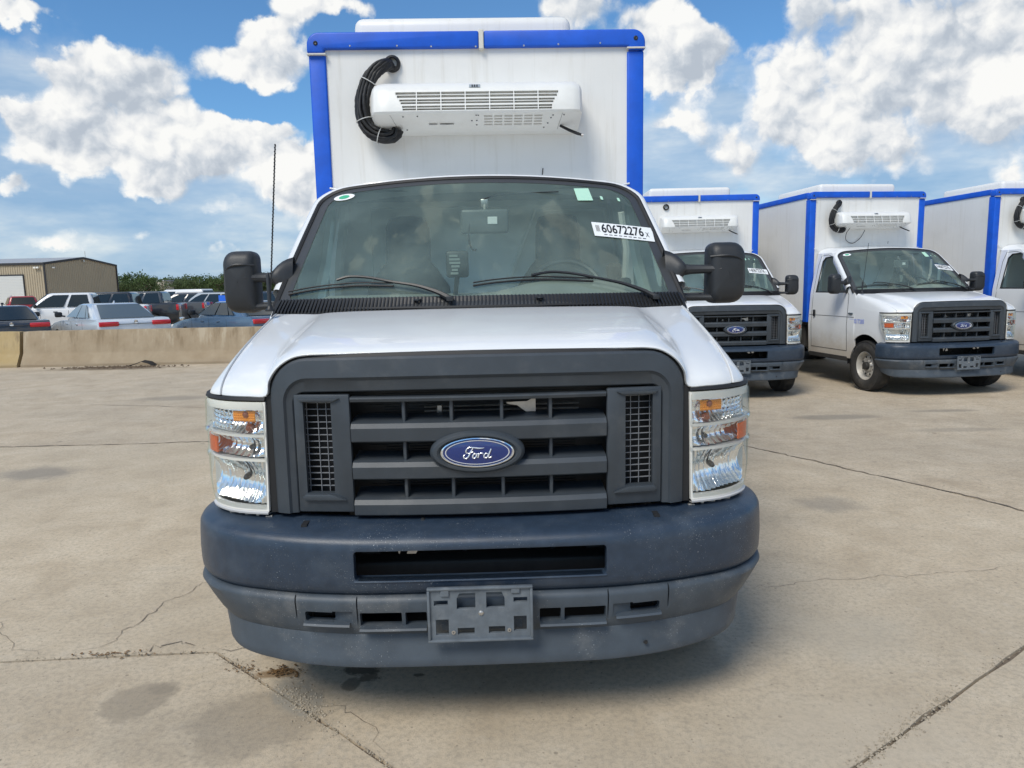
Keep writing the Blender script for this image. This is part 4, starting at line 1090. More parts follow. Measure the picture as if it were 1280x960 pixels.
for x, z in ((-.445, 2.546), (-.36, 2.548), (.0, 2.549), (.445, 2.545), (.51, 2.546), (-.04, 2.520), (-.01, 2.52), (-.012, 2.495), (.42, 2.50), (-.012, 2.55), (.40, 2.475), (-.44, 2.47), (.435, 2.53)):
    mb.lathe([(0, .001), (-.003, .004), (.001, .005)], 8, (x, uy(z), mzz(z) - .001), 'y')
mb.build('unit_screw', blackp, CU)
mb = MB(); mb.lathe([(0, .001), (-.004, .008), (-.001, .014), (.004, .015)], 14, (-.598, 2.035, 2.636), 'y'); mb.build('unit_cap', blackp, CU, smooth=True)
mb = MB()
for x in (-.30, -.235, -.2): mb.box(x, x + .05, uy(2.50) - .012, uy(2.50) + .004, mzz(2.50) - .0035, mzz(2.50) - .001)
mb.build('unit_print', pbr('print_grey', (.3, .3, .3), .6), CU)
mb = MB(); mb.tube([(-.52, 2.01, 2.557), (-.49, 2.21, 2.505)], .0018, 4); mb.tube([(.50, 2.01, 2.557), (.485, 2.21, 2.505)], .0018, 4); mb.build('unit_seam', pbr('seam_grey', (.35, .35, .33), .6), CU)
mb = MB(); mb.tube([(.50, 2.16, 2.515), (.55, 2.12, 2.480), (.60, 2.09, 2.452), (.625, 2.085, 2.444)], [.008, .009, .009, .007], 8); mb.build('drain_hose', hosem, T, smooth=True)
MB().lathe([(0, .010), (.012, .011), (.013, .001)], 10, (.618, 2.083, 2.441), 'x').build('hose_clamp', alum, T, smooth=True)
# hose bundle from the wall gland down to the unit
path = spline([(-.530, 2.28, 2.925), (-.560, 2.225, 2.905), (-.625, 2.20, 2.855), (-.680, 2.195, 2.765), (-.708, 2.19, 2.665), (-.700, 2.185, 2.570), (-.655, 2.18, 2.500), (-.585, 2.175, 2.468), (-.520, 2.17, 2.472), (-.500, 2.17, 2.510)], 6)
hb = None
random.seed(3)
for i in range(12):
    ph = 2 * pi * i / 11; rad = .026 if i < 11 else 0
    mb = MB(); pts = []
    for k, p in enumerate(path):
        t = k / (len(path) - 1); a = ph + t * (2.2 + .5 * math.sin(i)); r_ = rad * (1 + .18 * math.sin(k * .35 + i * 1.7)) * (.75 + .25 * math.sin(pi * t))
        tx = Vector(path[min(k + 1, len(path) - 1)]) - Vector(path[max(k - 1, 0)]); tx.normalize()
        n1 = tx.cross(Vector((0, 1, 0))).normalized()
        pts.append(Vector(p) + n1 * r_ * math.cos(a) * 1.25 + Vector((0, 1, 0)) * r_ * math.sin(a))
    mb.tube(pts, [.0125 + .0016 * math.sin(k * 2.4 + i) for k in range(len(pts))] if i % 3 else .012, 7)
    h_ = mb.build('hose', hosem, T, smooth=True, angle=80)
    hb = hb or h_
mb = MB(); mb.lathe([(2.30, .050), (2.285, .052), (2.272, .046), (2.265, .034), (2.275, .030)], 24, (-.528, 0, 2.925), 'y'); mb.build('wall_gland', hosem, T, smooth=True)
for k in (16, 30, 40):
    p = Vector(path[k]); tx = (Vector(path[k + 1]) - Vector(path[k - 1])).normalized(); n1 = tx.cross(Vector((0, 1, 0))).normalized(); n2 = tx.cross(n1).normalized()
    mb = MB(); mb.tube([p + n1 * .050 * math.cos(a) + n2 * .043 * math.sin(a) + tx * .002 * math.sin(a) for a in [2 * pi * q / 20 for q in range(21)]], .0028, 5)
    mb.build('zip_tie', tiem, T, smooth=True)
    mb = MB(); mb.tube([p + n1 * .048, p + n1 * .066 + tx * .01], .004, 5); mb.build('zip_tie_end', hosem, T)

# ---- chassis, wheels
mb = MB(); mb.rbox(-.46, -.38, .15, 6.1, .55, .72, .01); mb.rbox(.38, .46, .15, 6.1, .55, .72, .01); mb.rbox(-.7, .7, .62, .78, .33, .42, .02); mb.rbox(-.30, .30, .4, 1.8, .36, .60, .06); mb.rbox(-.8, .8, 5.0, 5.12, .32, .42, .03)
mb.rbox(-.95, -.5, 2.5, 3.3, .50, .90, .03); mb.rbox(-1.0, 1.0, 2.35, 6.15, .90, .98, .01)
mb.build('chassis_frame', chassism, T)
def wheel(cx, cy, s, wdt=.21, dual=False, name='front_wheel'):
    """s = outward side"""
    r0 = .375; o = empty(name); o.parent = T; o.location = (cx, cy, r0)
    hw = wdt / 2
    prof = [(-hw * .72, .205), (-hw * .98, .235), (-hw * 1.05, .285), (-hw * .95, .335), (-hw * .80, .363), (-hw * .62, .371)]
    tr = MB(); tr.lathe([(a, r_) for a, r_ in prof] + [(0, .3735)] + [(-a, r_) for a, r_ in reversed(prof)], 64)
    ty = tr.build('tyre', tyre, o, smooth=True, angle=45)
    tb = MB()
    for k in range(72):
        a = 2 * pi * k / 72
        for j, (xa, xb, da) in enumerate(((-.098, -.062, .02), (-.056, -.022, -.015), (-.016, .016, .015), (.022, .056, -.015), (.062, .098, .02))):
            ra, rb = (.366 if abs(xa) > .06 and xa < 0 else .3765), (.366 if xb > .06 else .3765)
            a0, a1 = a + da, a + da + .062
            P = [(xa, r_, t_) for r_, t_ in ((ra - .012, a0), (ra, a0), (ra, a1), (ra - .012, a1))] + [(xb, r_, t_) for r_, t_ in ((rb - .012, a0), (rb, a0), (rb, a1), (rb - .012, a1))]
            tb.add([(x, r_ * math.cos(t_), r_ * math.sin(t_)) for x, r_, t_ in P], [(1, 2, 6, 5), (0, 1, 5, 4), (2, 3, 7, 6), (0, 3, 2, 1), (4, 5, 6, 7)])
    tt = tb.build('tread_blocks', tyre, o); tt['kind'] = 'stuff'
    e = s
    rm = MB(); rm.lathe([(e * hw * .70, .208), (e * hw * .80, .214), (e * hw * .82, .205), (e * hw * .60, .196), (e * hw * .30, .188), (e * .0, .182), (e * .0, .165), (e * .022, .150), (e * .030, .118), (e * .020, .095), (e * .030, .085), (e * .045, .078), (e * .045, .05)], 40)
    rim = rm.build('rim', rimm, o, smooth=True, angle=30)
    hbm = MB(); hbm.lathe([(e * .040, .060), (e * .085, .058), (e * .095, .050), (e * .10, .001)], 20)
    hbm.build('hub', chassism, o, smooth=True)
    hl = MB()
    for k in range(8):
        a = 2 * pi * (k + .5) / 8; hl.lathe([(e * .032, .017), (e * .0335, .017), (e * .0335, .001)], 12, (0, .134 * math.cos(a), .134 * math.sin(a)))
    hl.build('hand_hole', darkin, o)
    nt = MB()
    for k in range(8):
        a = 2 * pi * k / 8; nt.lathe([(e * .03, .010), (e * .052, .010), (e * .054, .001)], 6, (0, .088 * math.cos(a), .088 * math.sin(a)))
    nt.build('wheel_nuts', alum, o)
    return o
for s in (-1, 1):
    wheel(s * .905, .70, s)
    wheel(s * .86, 5.05, s, name='rear_wheel'); wheel(s * .62, 5.05, s, name='rear_wheel')
for s in (-1, 1):
    mb = MB(); mb.rbox(*(sorted((s * .72, s * 1.03))), 5.48, 5.50, .25, .9, .004); mb.build('mud_flap', blackp, T)

# ---- the other trucks of the row
def split_loose(names):
    for o in [x for x in bpy.data.objects if x.type == 'MESH' and x.name.split('.')[0] in names]:
        bm = bmesh.new(); bm.from_mesh(o.data); bm.verts.ensure_lookup_table(); seen = set(); isl = []
        for v in bm.verts:
            if v.index in seen: continue
            st = [v]; seen.add(v.index); grp = []
            while st:
                a = st.pop(); grp.append(a.index)
                for e in a.link_edges:
                    b = e.other_vert(a)
                    if b.index not in seen: seen.add(b.index); st.append(b)
            isl.append(set(grp))
        bm.free()
        if len(isl) < 2: continue
        base = o.name.split('.')[0]
        for g in isl:
            c = o.copy(); c.data = o.data.copy(); c.name = base; COL.objects.link(c)
            b2 = bmesh.new(); b2.from_mesh(c.data); bmesh.ops.delete(b2, geom=[v for v in b2.verts if v.index not in g], context='VERTS'); b2.to_mesh(c.data); b2.free()
        me = o.data; bpy.data.objects.remove(o); bpy.data.meshes.remove(me)
split_loose({'bulb', 'corner_trim', 'rear_corner_trim', 'vent_backing', 'vent_lip', 'scoop_lip', 'rail_bolt', 'rail_rivet', 'clip', 'rivet', 'tow_hook', 'hose_loop', 'bumper_bracket', 'cowl_cap', 'drip_rail', 'roof_rail', 'unit_screw', 'unit_print', 'unit_seam', 'rail_sealant', 'radiator_bracket', 'lamp_clips', 'door_seam'})
index_kids()
TRK = [((3.17, 10.15, -.12), R(-.5), 'white box truck just right of the nearest one, half hidden behind its wing and mirror', None),
       ((6.35, 10.12, -.12), R(7.5), 'white box truck second from right, blue pen marks on its wing, whole front visible', 1),
       ((9.42, 10.15, -.12), R(6.5), 'white box truck cut off by the right edge of the photo, cab door showing', None)]
others = []
for loc, rz, lab, mark in TRK:
    c = copy_tree(T); c.location = loc; c.rotation_euler = (0, 0, rz); c['label'] = lab; others.append(c)
    if lab.startswith('white box truck just right'):
        for ch in [x for x in c.children if x.name.split('.')[0] in ('hose', 'zip_tie', 'zip_tie_end')]: bpy.data.objects.remove(ch)
    if mark:
        mb = MB(); mb.tube(spline([(-.42, 2.12, 2.50), (-.43, 2.2, 2.42), (-.40, 2.26, 2.33), (-.34, 2.28, 2.28), (-.26, 2.28, 2.26), (-.18, 2.28, 2.30), (-.12, 2.27, 2.36), (-.10, 2.2, 2.47)], 5), .005, 5); mb.build('loose_cable', hosem, c, smooth=True)
        tv, tf = text_mb('M1021T285', .12, .62, offset=.004)
        mb = MB(); mb.add([(-1.0095, 1.10 - (max(v[0] for v in tv) - v[0]) * .62 if False else .80 + (.42 - v[0]) * 0 + .30 - v[0], 1.00 + v[1] * .72) for v in tv], tf)
        pm = mb.build('pen_marking', inkblue, c, fixn=False)

# ================================================================ ground
conc = bpy.data.materials.new('concrete'); conc.use_nodes = True
N = NT(conc.node_tree); N.n.clear()
geo = N.node('ShaderNodeNewGeometry').outputs['Position']
big = N.noise(geo, .35, 5, .6); med = N.noise(geo, 2.2, 7, .65, dist=.4); fine = N.noise(geo, 45, 5, .7); grit = N.noise(geo, 260, 2, .6)
base = N.ramp(med, [(.32, (.43, .34, .235)), (.50, (.54, .44, .315)), (.68, (.63, .53, .395))])
base = N.mix(N.m('MULTIPLY', N.smooth(big, .35, .65), .45), base, (.37, .32, .25))
base = N.mix(N.m('MULTIPLY', N.smooth(fine, .40, .70), .6), base, (.26, .225, .18))
base = N.mix(N.smooth(grit, .60, .67, 0, .75), base, (.13, .11, .095))
base = N.mix(N.smooth(grit, .34, .26, 0, .5), base, (.55, .50, .42))
mot = N.noise(geo, 11, 6, .75)
base = N.mix(N.smooth(mot, .52, .72, 0, .45), base, (.25, .215, .17)); base = N.mix(N.smooth(mot, .47, .30, 0, .4), base, (.52, .45, .36))
# tyre scuffs, streaked along the driving direction
st_ = N.noise(N.v('MULTIPLY', geo, (.9, 6.0, 1)), 1.3, 6, .7)
base = N.mix(N.smooth(st_, .60, .76, 0, .42), base, (.20, .18, .155))
# separate dark spots of oil
sp = N.node('ShaderNodeTexVoronoi', {'Vector': N.v('ADD', geo, N.v('SCALE', N.noise(geo, 6, 3, .6, color=True), sc=.25)), 'Scale': 1.5}, feature='F1')
base = N.mix(N.smooth(sp.outputs['Distance'], .075, .03, 0, .42), base, (.12, .10, .085))
sp3 = N.node('ShaderNodeTexVoronoi', {'Vector': geo, 'Scale': 21.0, 'Randomness': 1.0}, feature='F1')
base = N.mix(N.smooth(sp3.outputs['Distance'], .10, .07, 0, .6), base, (.12, .10, .08))
sp2 = N.node('ShaderNodeTexVoronoi', {'Vector': geo, 'Scale': 7.0, 'Randomness': 1.0}, feature='F1')
base = N.mix(N.smooth(sp2.outputs['Distance'], .060, .045, 0, .6), base, (.10, .085, .07))
def stain(cx, cy, rx, ry, col, amt, soft=.35, wob=.35, ang=0, ns=3.0):
    global base
    p = N.v('SUBTRACT', geo, (cx, cy, 0))
    if ang:
        vr = N.node('ShaderNodeVectorRotate', {'Vector': p, 'Angle': R(ang)}, rotation_type='Z_AXIS'); p = vr.outputs[0]
    q = N.v('MULTIPLY', p, (1 / rx, 1 / ry, 0)); d = N.v('LENGTH', q, out=1)
    d = N.m('ADD', d, N.m('MULTIPLY_ADD', N.noise(geo, ns, 6, .65), wob * 2, -wob))
    base = N.mix(N.smooth(d, 1.0 + soft, 1.0 - soft, 0, amt), base, col)
dark = (.17, .145, .115)
stain(-1.46, 2.56, .13, .13, dark, .50, .16, .8, ns=5); stain(-1.40, 2.66, .06, .05, dark, .4, .3, .8, ns=9); stain(-.98, 2.42, .24, .19, dark, .42, .20, .8, ns=4.5); stain(-1.25, 2.36, .22, .16, dark, .22, .4, .9, ns=6)
stain(-4.18, 6.15, .34, .22, (.15, .14, .13), .70, .5, .9, ns=4); stain(2.19, 4.84, .20, .17, (.15, .14, .13), .50, .5, .8, ns=5)
stain(-.64, 2.765, .075, .035, (.035, .028, .022), .92, .3, 1.3, ns=22); stain(-.60, 2.71, .04, .03, (.04, .03, .025), .8, .3, 1.3, ns=30); stain(-.40, 2.72, .022, .012, (.03, .025, .02), .8, .3, 1.0, ns=30); stain(-.66, 2.66, .035, .05, (.05, .04, .03), .7, .2, .7, ns=22)
stain(-.85, 2.58, .15, .08, (.24, .225, .195), .85, .25, .6, ang=45, ns=16); stain(-.98, 2.75, .09, .03, (.17, .09, .03), .85, .3, .7, ang=0, ns=14)
stain(-8.3, 14.9, 1.2, .25, (.13, .095, .06), .85, .4, .6); stain(1.45, 3.0, .25, .2, (.36, .35, .31), .28, .6, .9); stain(1.2, 2.3, .35, .22, (.46, .39, .30), .5, .6, .5)
stain(3.9, 8.6, .5, .16, (.17, .155, .13), .6, .4, .4); stain(5.4, 8.9, .4, .1, (.17, .155, .13), .5, .4, .4); stain(4.8, 7.6, .5, .12, (.2, .18, .15), .4, .4, .4); stain(-2.2, 8.8, .6, .2, (.2, .18, .15), .4, .5, .4); stain(-5.0, 10.5, .5, .2, (.2, .18, .15), .5, .5, .4)
orr = N.node('ShaderNodeObjectInfo').outputs['Random']
base = N.mix(N.m('MULTIPLY', orr, .22), base, (.58, .50, .36))
bd = N.node('ShaderNodeBsdfPrincipled', {'Base Color': base, 'Roughness': .88})
bd.inputs['Specular IOR Level'].default_value = .25
hh = N.m('ADD', N.m('MULTIPLY', fine, .6), N.m('MULTIPLY', grit, .5))
N.l.new(N.node('ShaderNodeBump', {'Height': hh, 'Strength': .55, 'Distance': .003}).outputs[0], bd.inputs['Normal'])
N.node('ShaderNodeOutputMaterial', {'Surface': bd.outputs[0]})
dirtm = pbr('joint_dirt', (.15, .12, .09), .95, var=.45, vscale=40, bump=.8, bscale=160, bdist=.004)
crackm = pbr('crack_dark', (.16, .13, .10), .95, var=.4, vscale=60)

def zl(y): return -min(.28, max(0., y - 17.5) * .045)
def sstep(t): t = max(0., min(1., t)); return t * t * (3 - 2 * t)
def gz(x, y): return -.12 * sstep((x - .3) / 2.6) * sstep((y - 4.6) / 4.6)      # the lot falls gently towards the far right
ys = [-400, -8, 0, 4, 5, 6, 7, 8, 9, 10, 12, 17.5, 20, 24, 28, 34, 60, 120, 400, 3000]
mb = MB(); mb.grid([[(x, y, zl(y) + gz(x, y) - .014) for x in (-3000, -400, -60, -20, 0, .5, 1, 1.5, 2, 2.5, 3, 4, 20, 60, 400, 3000)] for y in ys])
G = mb.build('ground', None); G.data.materials.append(dirtm); G.data.materials.append(conc)
for p in G.data.polygons: p.material_index = 1 if p.center.y > 17.4 or p.center.y < -8 or abs(p.center.x) > 60 else 0
tag(G, 'pale concrete parking lot with joints, cracks and oil stains', kind='structure')
# slabs
def zz_line(a, b, step=.11, amp=.008, seed=0):
    rnd = random.Random(seed); L = math.hypot(b[0] - a[0], b[1] - a[1]); n = max(1, min(160, int(L / step)))
    nx, ny = -(b[1] - a[1]) / L, (b[0] - a[0]) / L; out = []
    for i in range(n + 1):
        t = i / n; o = rnd.uniform(-amp, amp) + (rnd.uniform(0, amp * 1.2) if rnd.random() < .12 else 0) if 0 < i < n else 0
        out.append((a[0] + (b[0] - a[0]) * t + nx * o, a[1] + (b[1] - a[1]) * t + ny * o))
    return out
A_, B_, C_, D_ = (-1.31, 2.94), (.27, 1.56), (1.97, 7.5), (3.72, 3.94)
WL1, WL4 = (-60, 2.94 - .055 * 58.69), (-60, 7.5 - .03 * 61.97)
E3 = (60, 3.94 + .689 * 56.28); BS = (.3, -8.)
FAR = 17.5
E3c = (3.72 + (FAR - 3.94) / .689, FAR)
polys = [([WL1, A_, B_, BS, (-60, -8)], 1), ([B_, D_, E3c, (60, FAR), (60, -8), BS], 2), ([WL1, WL4, C_, D_, B_, A_], 3), ([WL4, (-60, FAR), E3c, D_, C_], 4)]
def slab(poly, seed, gap=.0075):
    pts = []
    n = len(poly)
    area = sum(poly[i][0] * poly[(i + 1) % n][1] - poly[(i + 1) % n][0] * poly[i][1] for i in range(n))
    if area < 0: poly = poly[::-1]
    for i in range(n):
        a, b = poly[i], poly[(i + 1) % n]
        near = max(abs(a[0]), abs(b[0])) < 61
        k = (round(min(a[0], b[0]), 2), round(max(a[0], b[0]), 2), round(min(a[1], b[1]), 2))
        ln = zz_line(a, b, .13 if near else 2, .004, hash(k) % 9999 + seed) if abs(a[0]) < 59 or abs(b[0]) < 59 else [a, b]
        L = math.hypot(b[0] - a[0], b[1] - a[1]); nx, ny = -(b[1] - a[1]) / L, (b[0] - a[0]) / L
        pts += [(x + nx * gap, y + ny * gap) for x, y in ln[:-1]] if i else [(x + nx * gap, y + ny * gap) for x, y in ln[:-1]]
    bm = bmesh.new(); vt = [bm.verts.new((x, y, 0)) for x, y in pts]; f = bm.faces.new(vt)
    r = bmesh.ops.extrude_face_region(bm, geom=[f])
    lowv = [v for v in r['geom'] if isinstance(v, bmesh.types.BMVert)]
    for v in lowv: v.co.z = -.06
    for ax, vals in ((1, [4.6 + .4 * k for k in range(13)]), (0, [.3 + .25 * k for k in range(12)])):
        for val in vals:
            co = (0, val, 0) if ax else (val, 0, 0)
            bmesh.ops.bisect_plane(bm, geom=list(bm.verts) + list(bm.edges) + list(bm.faces), plane_co=co, plane_no=(0, 1, 0) if ax else (1, 0, 0), dist=1e-5)
    for v in bm.verts: v.co.z += gz(v.co.x, v.co.y)
    bm.normal_update()
    bmesh.ops.triangulate(bm, faces=[x for x in bm.faces if len(x.verts) > 4])
    bmesh.ops.recalc_face_normals(bm, faces=bm.faces)
    me = bpy.data.meshes.new('concrete_slab'); bm.to_mesh(me); bm.free(); me.materials.append(conc)
    o = bpy.data.objects.new('concrete_slab', me); COL.objects.link(o); o.parent = G
for p, sd in polys: slab(p, sd)
# cracks: jagged slivers of dark grit
def crack(pts, w, seed, sub=10, name='crack'):
    rnd = random.Random(seed); P = []
    for a, b in zip(pts, pts[1:]):
        L = math.hypot(b[0] - a[0], b[1] - a[1]); n = max(2, int(L * sub * 2.5))
        for i in range(n): t = i / n; P.append((a[0] + (b[0] - a[0]) * t + rnd.gauss(0, .008) + .02 * math.sin(9 * t + seed), a[1] + (b[1] - a[1]) * t + rnd.gauss(0, .008) + .015 * math.sin(14 * t + 2 * seed)))
    P.append(pts[-1]); n = len(P); L_, R_ = [], []
    for i, p in enumerate(P):
        a, b = P[max(0, i - 1)], P[min(n - 1, i + 1)]; l = math.hypot(b[0] - a[0], b[1] - a[1]) or 1; nx, ny = -(b[1] - a[1]) / l, (b[0] - a[0]) / l
        ww = w * rnd.uniform(.35, 1.3) * min(1, 4 * min(i, n - 1 - i) / n + .1); L_.append((p[0] + nx * ww, p[1] + ny * ww, .0035 + gz(*p))); R_.append((p[0] - nx * ww, p[1] - ny * ww, .0035 + gz(*p)))
    m_ = MB(); m_.grid([L_, R_]); o = m_.build(name, crackm, G)
crack([(-1.95, 2.92), (-1.82, 3.05), (-1.80, 3.3), (-1.69, 3.68), (-1.55, 3.80), (-1.40, 3.95)], .0020, 1, 14)
crack([(-1.95, 2.92), (-2.2, 3.0), (-2.6, 3.35), (-3.0, 3.6)], .0010, 2)
crack([(-1.65, 2.93), (-1.55, 3.02), (-1.42, 3.0)], .003, 12, 16); crack([(-1.31, 2.94), (-1.15, 2.98), (-1.0, 3.05)], .0022, 3, 14)
crack([(.9, 3.42), (1.6, 3.56), (2.3, 3.62), (3.0, 3.75)], .0011, 4, 12); crack([(-.75, 2.55), (-.55, 2.42), (-.45, 2.2)], .0012, 5, 14)
crack([(-6.5, 10.2), (-4.2, 9.6), (-2.5, 9.9)], .006, 6, 3); crack([(-3.2, 9.4), (-2.4, 12.0)], .005, 7, 3)
crack([C_, (2.5, 6.42), (3.1, 5.2), D_], .010, 31, 6, 'joint_grit'); crack([(-9, 7.17), (-5, 7.29), (-1.5, 7.395)], .009, 32, 5, 'joint_grit')
# crumbled grit lying in and beside the joints
rnd = random.Random(5); mb = MB()
def pebble(x, y, r):
    vs_ = [(x + r * math.cos(a) * rnd.uniform(.7, 1.2), y + r * math.sin(a) * rnd.uniform(.7, 1.2), rnd.uniform(.0, .3) * r) for a in [i * 2 * pi / 5 for i in range(5)]] + [(x, y, r * rnd.uniform(.7, 1.1))]
    mb.add(vs_, [(i, (i + 1) % 5, 5) for i in range(5)])
def along(a, b, n, spread, r0, r1):
    for _ in range(n):
        t = rnd.random(); s_ = rnd.gauss(0, spread); L = math.hypot(b[0] - a[0], b[1] - a[1]); nx, ny = -(b[1] - a[1]) / L, (b[0] - a[0]) / L
        pebble(a[0] + (b[0] - a[0]) * t + nx * s_, a[1] + (b[1] - a[1]) * t + ny * s_, rnd.uniform(r0, r1))
along(A_, (-.42, 2.16), 240, .016, .0015, .006); along((-.92, 2.66), (-.72, 2.44), 260, .035, .0015, .007); along((1.07, 2.11), (1.6, 2.5), 300, .018, .0015, .007); along((1.6, 2.5), (2.6, 3.2), 160, .014, .0015, .005)
along((-2.2, 2.9), A_, 120, .012, .0015, .005); along((1.0, 2.2), (1.45, 2.4), 160, .05, .001, .003)
for _ in range(900): 
    x, y = rnd.uniform(-3.2, 3.6), rnd.uniform(2.1, 6.5); pebble(x, y, rnd.uniform(.0012, .0036))
o = mb.build('grit', pbr('grit_stone', (.33, .28, .21), .9, var=.5, vscale=90)); tag(o, 'loose grit and crumbs of concrete lying in and beside the joints', 'grit', kind='stuff')
mb = MB()
def leaf(x, y, r, a):
    c, s_ = math.cos(a), math.sin(a); P = [(-1, 0, .2), (-.3, .5, .5), (.6, .35, .3), (1, 0, .6), (.5, -.4, .2), (-.4, -.45, .5)]
    mb.add([(x + r * (u * c - v * s_), y + r * (u * s_ + v * c), .004 + r * h_ * .5) for u, v, h_ in P], [(0, 1, 2, 3), (0, 3, 4, 5)])
for _ in range(95): leaf(rnd.gauss(-.955, .045), rnd.gauss(2.765, .020), rnd.uniform(.004, .011), rnd.uniform(0, 6.3))
for _ in range(30): leaf(rnd.gauss(-1.12, .04), rnd.gauss(2.79, .02), rnd.uniform(.003, .009), rnd.uniform(0, 6.3))
for _ in range(50): leaf(rnd.gauss(-1.75, .12), rnd.gauss(2.935, .012), rnd.uniform(.003, .010), rnd.uniform(0, 6.3))
o = mb.build('dead_leaves', pbr('dead_leaf', (.16, .088, .032), .8, var=.5, vscale=60)); tag(o, 'brown crumbled leaves and dirt beside the diagonal joint below the bumper', 'litter', kind='stuff')
# scrap flap and soil at the barrier foot
mb = MB()
for _ in range(420):
    x, y = rnd.gauss(-8.35, .55), rnd.gauss(15.12, .10); mb_r = rnd.uniform(.01, .035); pebble(x, y, mb_r)
o = mb.build('soil_heap', pbr('soil', (.12, .085, .055), .95, var=.4, vscale=20)); tag(o, 'thin heap of brown soil washed up at the foot of the concrete barrier', 'soil', kind='stuff')
mb = MB(); mb.grid([[(-8.15, 15.36, .01), (-8.0, 15.36, .06), (-7.85, 15.37, .12), (-7.70, 15.38, .09), (-7.6, 15.38, .02)], [(-8.18, 15.22, .01), (-8.02, 15.24, .05), (-7.87, 15.24, .10), (-7.72, 15.24, .06), (-7.62, 15.22, .01)]])
o = mb.build('rubber_scrap', rubber); solidify(o, .01, 0); tag(o, 'black scrap of rubber curled up against the foot of the concrete barrier', 'scrap')

# ================================================================ concrete barriers
bar_m = []
for nm, c1, c2 in (('barrier_concrete', (.285, .215, .135), (.37, .295, .20)), ('barrier_concrete_yellow', (.38, .275, .125), (.43, .33, .18))):
    m = bpy.data.materials.new(nm); m.use_nodes = True; N = NT(m.node_tree); N.n.clear()
    P = N.node('ShaderNodeNewGeometry').outputs['Position']
    b_ = N.ramp(N.noise(P, 2.5, 7, .65), [(.3, c1), (.7, c2)])
    run = N.noise(N.v('MULTIPLY', P, (1, 1, .08)), 5.5, 5, .65)
    zz = N.node('ShaderNodeSeparateXYZ', {0: P}).outputs[2]
    b_ = N.mix(N.m('MULTIPLY', N.smooth(run, .50, .66, 0, .75), N.smooth(zz, .1, .7)), b_, (.20, .145, .085))
    b_ = N.mix(N.m('MULTIPLY', N.smooth(run, .46, .34, 0, .5), N.smooth(zz, .1, .7)), b_, (.50, .43, .32))
    b_ = N.mix(N.smooth(N.m('ADD', zz, N.m('MULTIPLY', N.noise(P, 3, 4, .6), .15)), .22, .06, 0, .5), b_, (.26, .21, .15))
    bd = N.node('ShaderNodeBsdfPrincipled', {'Base Color': b_, 'Roughness': .9})
    N.l.new(N.node('ShaderNodeBump', {'Height': N.noise(P, 60, 4, .6), 'Strength': .5, 'Distance': .004}).outputs[0], bd.inputs['Normal'])
    N.node('ShaderNodeOutputMaterial', {'Surface': bd.outputs[0]}); bar_m.append(m)
def barrier(x0, x1, mat, lab):
    pr = [(-.30, 0), (-.30, .05), (-.285, .075), (-.175, .27), (-.16, .30), (-.085, .745), (-.07, .768), (.07, .768), (.085, .745), (.16, .30), (.175, .27), (.285, .075), (.30, .05), (.30, 0)]
    m_ = MB(); n = 24
    rows = []
    for i in range(n + 1):
        e = .012 if i in (0, n) else 0; x = x0 + (x1 - x0) * i / n; rows.append([(x, y * (1 - e * 2) + rnd.uniform(-.002, .002), max(.002, z * (1 - e)) ) for y, z in pr])
    m_.grid(rows, False); m_.f.append(tuple(range(len(pr)))); L = len(m_.v); m_.f.append(tuple(range(L - len(pr), L)))
    o = m_.build('concrete_barrier', mat, loc=(0, 15.80, 0)); shade(o, 25); tag(o, lab, 'barrier', 'concrete barriers along the back of the lot')
barrier(-10.62, -4.6, bar_m[0], 'long stained tan concrete barrier running behind the truck with rubber scrap at its foot')
barrier(-16.7, -10.70, bar_m[1], 'yellowish concrete barrier at the left edge of the photo')

# ================================================================ parked cars
cglass = pbr('car_glass', (.012, .018, .020), .08, coat=.2, spec=.5)
cglass2 = pbr('car_glass_pale', (.10, .12, .12), .08, coat=1.0, spec=.8)
def paint(n, c, rough=.28, metal=.0): return pbr('car_paint_' + n, c, rough, metal=metal, coat=.9)
def lerp3(a, b, t): return tuple(a[i] + (b[i] - a[i]) * t for i in range(3))
def quadpane(c, u0, u1, v0, v1, off, th=.006, cut_=None):
    """pane on quad c (bl, br, tr, tl) between fractions, pushed out along its normal"""
    def P(u, v): return Vector(lerp3(lerp3(c[0], c[1], u), lerp3(c[3], c[2], u), v))
    n = (P(1, 0) - P(0, 0)).cross(P(0, 1) - P(0, 0)).normalized()
    q = cut_ or [(u0, v0), (u1, v0), (u1, v1), (u0, v1)]
    m_ = MB(); k = len(q)
    m_.add([P(u, v) + n * off for u, v in q] + [P(u, v) + n * (off - th * 3) for u, v in q], [tuple(range(k)), tuple(range(2 * k - 1, k - 1, -1))] + [(i, (i + 1) % k, (i + 1) % k + k, i + k) for i in range(k)])
    return m_
